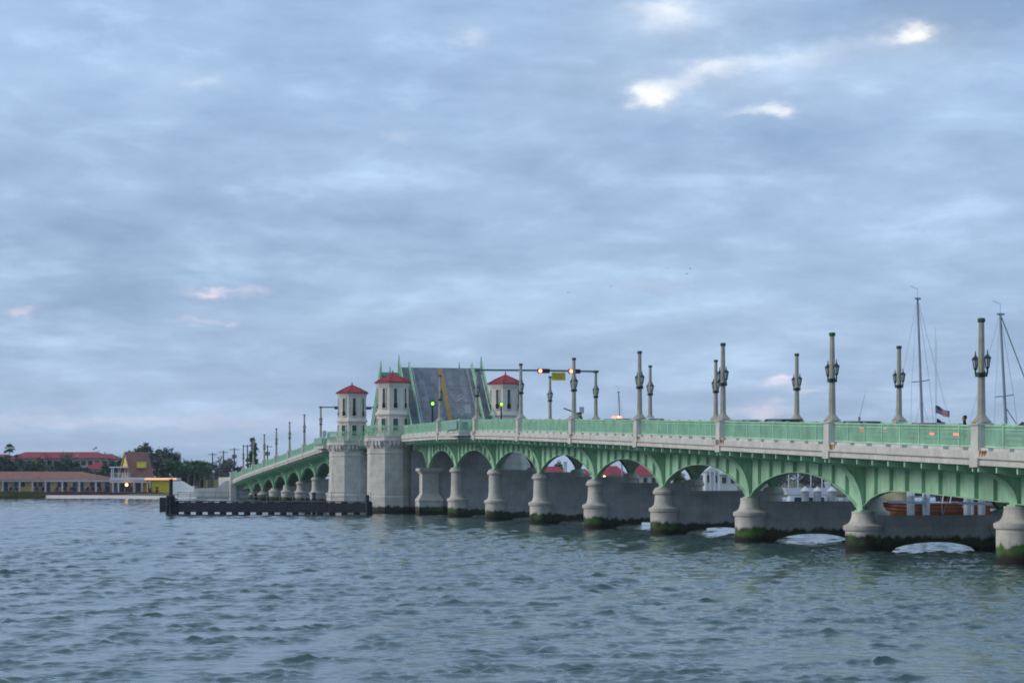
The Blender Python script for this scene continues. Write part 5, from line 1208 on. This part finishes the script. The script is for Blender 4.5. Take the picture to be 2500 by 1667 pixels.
def flag(px, py, D, w, h, label, stars):
    q = at(px, py, D); T = thing('flag', label, 'flag', q, group='flags on the sailboat stern'); n = 10
    def P(s, r): return q+Vector((s*w, .25*w*math.sin(s*5.5)*s, -r*h-s*w*(.45-.15*r)+.06*math.sin(s*7)))
    def patch(nm, s0, s1, r0, r1, mat):
        m = MB(); k = 5
        for off in (0, .012): m.strip([P(s0+(s1-s0)*i/k, r0)+Vector((0,off,0)) for i in range(k+1)], [P(s0+(s1-s0)*i/k, r1)+Vector((0,off,0)) for i in range(k+1)])
        part(T, nm, m, mat)
    if stars:
        patch('canton', 0, .45, 0, .54, 'flag_blue')
        for i in range(13):
            r0, r1 = i/13, (i+1)/13; patch('stripe', .45 if i < 7 else 0, 1, r0, r1, 'flag_red' if i % 2 == 0 else 'flag_white')
        for a in range(4):
            for b in range(4): c = P(.05+.11*a, .07+.12*b)+Vector((0,-.012,0)); part(T, 'star', MB().add([c+Vector((.03*math.cos(t), 0, .03*math.sin(t))) for t in [k*1.2566+.3 for k in range(5)]], [(0,1,2,3,4)]), 'flag_white')
    else: patch('field', 0, 1, 0, 1, 'flag_blue'); patch('band', .45, .8, .3, .7, 'flag_white')
    part(T, 'halyard', MB().tube([q+Vector((-.02, 0, 6)), q+Vector((0, 0, -3.5))], .012, 4), 'rope')
flag(2284, 989, 158, 1.05, .62, 'striped flag with blue canton flying above the railing', True)
flag(2287, 1022, 158, .62, .42, 'small dark flag just above the railing under the striped flag', False)
# big varnished wooden boat seen under the right hand arch
def wood_boat():
    D = 205.0; x0, x1 = X_(2125, D), X_(2455, D); T = thing('wooden_boat', 'orange brown varnished wooden boat under the right hand arch', 'boat', ((x0+x1)/2, D, 0)); secs = []
    for i in range(13):
        s = i/12; x = x0+(x1-x0)*s; hw = 2.0*(1-abs(2*s-1)**3)+.1; zt = 1.75+.5*abs(2*s-1)**2.5
        secs.append([(x, D-hw, zt), (x, D-hw*.96, .8), (x, D-hw*.6, -.4), (x, D+hw*.6, -.4), (x, D+hw*.96, .8), (x, D+hw, zt)])
    hull = part(T, 'hull', MB().loft(secs), 'varnish', smooth=False)
    for z in (.9, 1.25, 1.6): part(T, 'rub_rail', MB().tube([(x0+(x1-x0)*i/12, D-(2.0*(1-abs(2*i/12-1)**3)+.16), z+.4*abs(2*i/12-1)**2.5) for i in range(13)], .05, 5), 'varnish_dark', hull)
    part(T, 'deckhouse', MB().box(X_(2290, D), X_(2410, D), D-1.2, D+1.2, 1.9, 3.4), 'varnish_dark')
    part(T, 'awning', MB().loft([[(X_(2210, D)+6.6*s, D-1.6+3.2*k, 2.95+.45*math.sin(math.pi*k)) for k in [j/6 for j in range(7)]]+[(X_(2210, D)+6.6*s, D+1.6, 2.5), (X_(2210, D)+6.6*s, D-1.6, 2.5)] for s in (0, .33, .66, 1)]), 'tarp_blue')
    part(T, 'canvas', MB().loft([[(X_(2130, D), D-1.4, 1.9), (X_(2130, D), D+1.4, 1.9), (X_(2130, D), D, 2.3)], [(X_(2200, D), D-1.5, 1.8), (X_(2200, D), D+1.5, 1.8), (X_(2200, D), D, 3.6)], [(X_(2216, D), D-1.5, 1.8), (X_(2216, D), D+1.5, 1.8), (X_(2216, D), D, 3.5)]]), 'khaki')
    for px in (2288, 2307, 2340): part(T, 'stanchion', MB().tube([(X_(px, D), D-2.0, 1.2), (X_(px, D)+.2, D-2.0, 2.6)], .06, 5), 'boat_white')
    part(T, 'tender', MB().loft([[(X_(2405, D)+.9*s, D-2.6-.3*k, 1.0+.2*h) for k, h in ((1, 0), (-1, 0), (-1, 1), (1, 1))] for s in (0, .5, 1)]), 'boat_white')
wood_boat()
for i, (px, yt, cap, l) in enumerate(((2223.5, 1200, True, 'white domed dock pile, leftmost under the right arch'), (2261, 1203.5, True, 'second white capped dock pile under the right arch'), (2362, 1215, False, 'third dock pile under the right arch, one of a close pair'), (2374, 1216, False, 'pale slim dock pile beside the third pile'), (2396, 1217, False, 'rightmost dock pile under the right arch'))):
    D = 165.0 if px != 2374 else 172; q = at(px, 0, D); q.z = 0; zt = Z_(yt, D); r = .31 if px != 2374 else .14; T = thing('dock_pile', l, 'pile', q, group='dock piles under the right arch')
    zt = max(zt, 2.9) if cap else zt+1.0
    part(T, 'shaft', MB().lathe([(r,-1.5),(r,zt-.3)], 14, q), 'pile_grey', smooth=True); part(T, 'cap', MB().lathe([(r*1.04,zt-.35),(r*1.04,zt-.15),(r*.8,zt-.02),(r*.3,zt+.08)], 14, q), 'pile_white', smooth=True)
def motor_yacht(px0, px1, D, ytop, label, fly=True, blue=False):
    x0, x1 = X_(px0, D), X_(px1, D); L_ = x1-x0; T = thing('motor_yacht', label, 'motorboat', ((x0+x1)/2, D, 0)); secs = []
    for i in range(11):
        s = i/10; hw = 1.7*(1-max(0, (s-.45)/.55)**2.4)+.03; zt = 1.15+.75*max(0, s-.3)**1.3; secs.append([(x0+L_*s, D-hw, zt), (x0+L_*s, D-hw*.85, .1), (x0+L_*s, D-hw*.4, -.4), (x0+L_*s, D+hw*.4, -.4), (x0+L_*s, D+hw*.85, .1), (x0+L_*s, D+hw, zt)])
    hull = part(T, 'hull', MB().loft(secs), 'boat_white', smooth=True)
    for f in (.12, .3, .7): part(T, 'port_light', MB().box(x0+L_*f, x0+L_*f+.5, D-1.74, D-1.60, .75, .95), 'window_dark', hull)
    zt = Z_(ytop, D)
    part(T, 'cabin', MB().loft([[(x0+L_*a, D-1.3*k, z), (x0+L_*b, D-1.2*k, z), (x0+L_*b, D+1.2*k, z), (x0+L_*a, D+1.3*k, z)] for a, b, z, k in ((.12, .72, 1.3, 1), (.14, .62, 2.5, .85))]), 'boat_white')
    for a in (.18, .30, .42, .54): part(T, 'cabin_window', MB().box(x0+L_*a, x0+L_*(a+.08), D-1.32, D-1.12, 1.75, 2.25), 'window_dark')
    if fly:
        part(T, 'flybridge', MB().loft([[(x0+L_*a, D-1.2, z), (x0+L_*b, D-1.1, z), (x0+L_*b, D+1.1, z), (x0+L_*a, D+1.2, z)] for a, b, z in ((.10, .56, 2.52), (.08, .60, 3.15), (.08, .62, 3.2))]), 'boat_white')
        part(T, 'hardtop', MB().box(x0+L_*.10, x0+L_*.50, D-1.15, D+1.15, zt-.12, zt), 'boat_white')
        for a in (.12, .22, .36, .48): part(T, 'hardtop_post', MB().tube([(x0+L_*a, D-1.05, 3.1), (x0+L_*a, D-1.05, zt)], .06, 5), 'boat_white')
        part(T, 'radar_arch', MB().prism([(x0+L_*.56, D-1.3, 1.6), (x0+L_*.63, D-1.3, 1.6), (x0+L_*.56, D-1.3, 3.9), (x0+L_*.50, D-1.3, 3.9)], (0, .15, 0)), 'boat_white')
    if blue: part(T, 'canvas', MB().loft([[(x0+L_*a, D-1.4, 1.3), (x0+L_*a, D+1.4, 1.3), (x0+L_*a, D+1.0, z), (x0+L_*a, D-1.0, z)] for a, z in ((.5, 2.0), (.75, 1.9), (.92, 1.7))]), 'door_blue')
    rl = MB().tube([(x0+L_*s, D-1.6*(1-max(0, (s-.45)/.55)**2.4), 2.0+.6*max(0, s-.3)) for s in (.55, .65, .75, .85, .95)], .03, 5)
    for s in (.55, .65, .75, .85, .95): rl.tube([(x0+L_*s, D-1.6*(1-max(0, (s-.45)/.55)**2.4), 1.3), (x0+L_*s, D-1.6*(1-max(0, (s-.45)/.55)**2.4), 2.0+.6*max(0, s-.3))], .025, 4)
    part(T, 'bow_rail', rl, 'mast_metal')
motor_yacht(1895, 2120, 215, 1150, 'white flybridge motor yacht under the second arch from the right')
motor_yacht(1735, 1880, 262, 1172, 'white motorboat with blue canvas under the third arch from the right', False, True)
for i, px in enumerate((1966, 1996, 2031)):
    D = 196; q = at(px, 0, D); q.z = 0; T = thing('dock_pile', ['pale dock pile with white peaked cap before the yacht, left of three', 'pale dock pile with white peaked cap before the yacht, middle of three', 'pale dock pile with white peaked cap before the yacht, right of three'][i], 'pile', q, group='dock piles before the yacht')
    part(T, 'shaft', MB().lathe([(.36,-1.5),(.36,3.0)], 10, q), 'pile_grey'); part(T, 'cap', MB().lathe([(.46,2.95),(.46,3.05),(.02,3.45)], 10, q), 'pile_white')
def small_house(px0, px1, ybase, ye, yr, D, label, wall, roof, dep=7, gable=False, nw=3):
    x0, x1 = X_(px0, D), X_(px1, D); zb = min(1.2, Z_(ybase, D)); T = thing('waterfront_house', label, 'house', ((x0+x1)/2, D, zb)); ze, zr = Z_(ye, D), Z_(yr, D+dep/2)
    part(T, 'wall', MB().box(x0, x1, D, D+dep, zb-1.5, ze), wall)
    r = MB()
    if gable: r.prism([(x0-.3, D-.4, ze), (x1+.3, D-.4, ze), ((x0+x1)/2, D-.4, zr)], (0, dep+.8, 0))
    else: hip_roof(r, x0, x1, D, D+dep, ze, zr, True, .5, min((x1-x0)*.4, dep/2))
    part(T, 'roof', r, roof)
    for i in range(nw):
        px = px0+(px1-px0)*(i+.5)/nw; win(T, X_(px, D), ze-1.7, ze-.5, min(1.1, (x1-x0)/nw*.5), D, 'window_dark')
    return T
small_house(1312, 1384, 1185, 1154, 1138, 490, 'red hipped roof building seen under the fifth arch from the right', 'wall_cream', 'roof_red_far', 9)
small_house(1405, 1440, 1190, 1160, 1144, 480, 'red roofed building right of the fifth arch haunch', 'wall_cream', 'roof_red_far', 8)
small_house(1462, 1530, 1185, 1159, 1137, 486, 'red roofed building with lit lamp under the fourth arch', 'wall_cream', 'roof_red_far', 9)
small_house(1545, 1606, 1190, 1160, 1134, 478, 'cream house with red roof right of the lit lamp', 'wall_cream', 'roof_red_far', 9)
small_house(1640, 1672, 1190, 1158, 1148, 470, 'white house behind green bush under the third arch', 'wall_white', 'wall_white', 8, True, 2)
T = small_house(1722, 1755, 1200, 1152, 1138.5, 330, 'white gabled dock house with columns under the third arch', 'wall_white', 'wall_white', 4, True, 2)
for px in (1723, 1733, 1744, 1754): part(T, 'column', MB().box(X_(px, 329)-.12, X_(px, 329)+.12, 328.4, 328.65, -1, Z_(1152, 330)), 'boat_white')
small_house(1690, 1722, 1200, 1160, 1156, 350, 'pale beige shed left of the white gabled dock house', 'wall_cream', 'wall_cream', 6, False, 1)
small_house(1757, 1800, 1195, 1158, 1152, 400, 'grey roofed white house right of the gabled dock house', 'wall_white', 'panel_grey', 6, False, 2)
b = G(1380, 480); T = thing('tall_post', 'white square tower post beside the red roof under the fifth arch', 'post', b); part(T, 'shaft', MB().box(b.x-.4, b.x+.4, b.y-.4, b.y+.4, 0, Z_(1128, 480)), 'wall_white'); part(T, 'cap', MB().box(b.x-.5, b.x+.5, b.y-.5, b.y+.5, Z_(1128, 480), Z_(1126.5, 480)), 'wall_white')
q = at(1475.5, 1163.5, 470); T = thing('shore_lamp', 'lit yellow lamp glowing under the fourth arch from the right', 'street light', (q.x, q.y, 1.3)); part(T, 'pole', MB().tube([(q.x, q.y, .8), (q.x, q.y, q.z)], .06, 5), 'grey_metal'); part(T, 'globe', MB().lathe([(.05,-.3),(.26,-.18),(.32,0),(.24,.2),(.05,.3)], 10, q), 'lamp_warm', smooth=True)
broad_tree(G(1371, 500), 4.0, 7.0, 'dark tree beside the white tower post under the fifth arch', 'foliage_oak', 30, .2, 60)
broad_tree(G(1657, 462), 4.5, 4.2, 'green bush in front of the white house under the third arch', 'foliage_olive', 31, .1, 60)
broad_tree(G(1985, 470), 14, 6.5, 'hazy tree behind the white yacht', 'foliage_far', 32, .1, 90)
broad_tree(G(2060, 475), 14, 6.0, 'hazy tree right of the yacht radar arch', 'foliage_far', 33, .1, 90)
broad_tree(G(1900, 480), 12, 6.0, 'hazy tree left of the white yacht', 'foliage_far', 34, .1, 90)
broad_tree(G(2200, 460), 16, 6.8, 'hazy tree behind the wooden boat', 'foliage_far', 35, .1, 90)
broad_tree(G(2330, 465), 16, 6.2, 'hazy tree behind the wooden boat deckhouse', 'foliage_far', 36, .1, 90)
# ---- birds in the air
for i, (px, py, D, l) in enumerate(((1685, 656, 250, 'bird in flight, upper right of the small pair in mid sky'), (1677, 669, 252, 'bird in flight, lower left of the small pair in mid sky'), (1630, 655, 300, 'tiny bird in flight left of the pair in mid sky'), (1492, 699, 290, 'tiny bird in flight below left of the others'), (1387, 714, 300, 'tiny bird in flight, leftmost and lowest'))):
    q = at(px, py, D); m = MB()
    m.loft([[q+Vector((x, r*math.cos(a), r*math.sin(a))) for a in [k*math.pi/3 for k in range(6)]] for x, r in ((-.28, .01), (-.15, .05), (.05, .06), (.25, .02))])
    for sg in (-1, 1): m.add([q+Vector((-.08, 0, .02)), q+Vector((.10, 0, .02)), q+Vector((.02+sg*.12, sg*.22, .16)), q+Vector((sg*.34+.1, sg*.35, .05)), q+Vector((sg*.10-.06, sg*.22, .17))], [(0,1,2,4),(4,2,3)])
    solo('flying_bird', m, 'bird_dark', l, 'bird', q, group='birds flying over the bay').scale = (.5,)*3


# ---- thin sea haze over the whole bay
hz = MB().box(-3200, 3200, -1600, 3200, -1.9, 24.0)
hm = bpy.data.materials.new('haze'); hm.use_nodes = True; hn = hm.node_tree; hn.nodes.clear()
pv = hn.nodes.new('ShaderNodeVolumePrincipled'); pv.inputs['Color'].default_value = (0.80, 0.86, 0.95, 1); pv.inputs['Density'].default_value = 0.00010; pv.inputs['Anisotropy'].default_value = 0.0
ho = hn.nodes.new('ShaderNodeOutputMaterial'); hn.links.new(pv.outputs[0], ho.inputs['Volume']); MATS['haze'] = hm
solo('haze', hz, 'haze', 'thin pale sea haze over the bay', 'haze', kind='stuff')
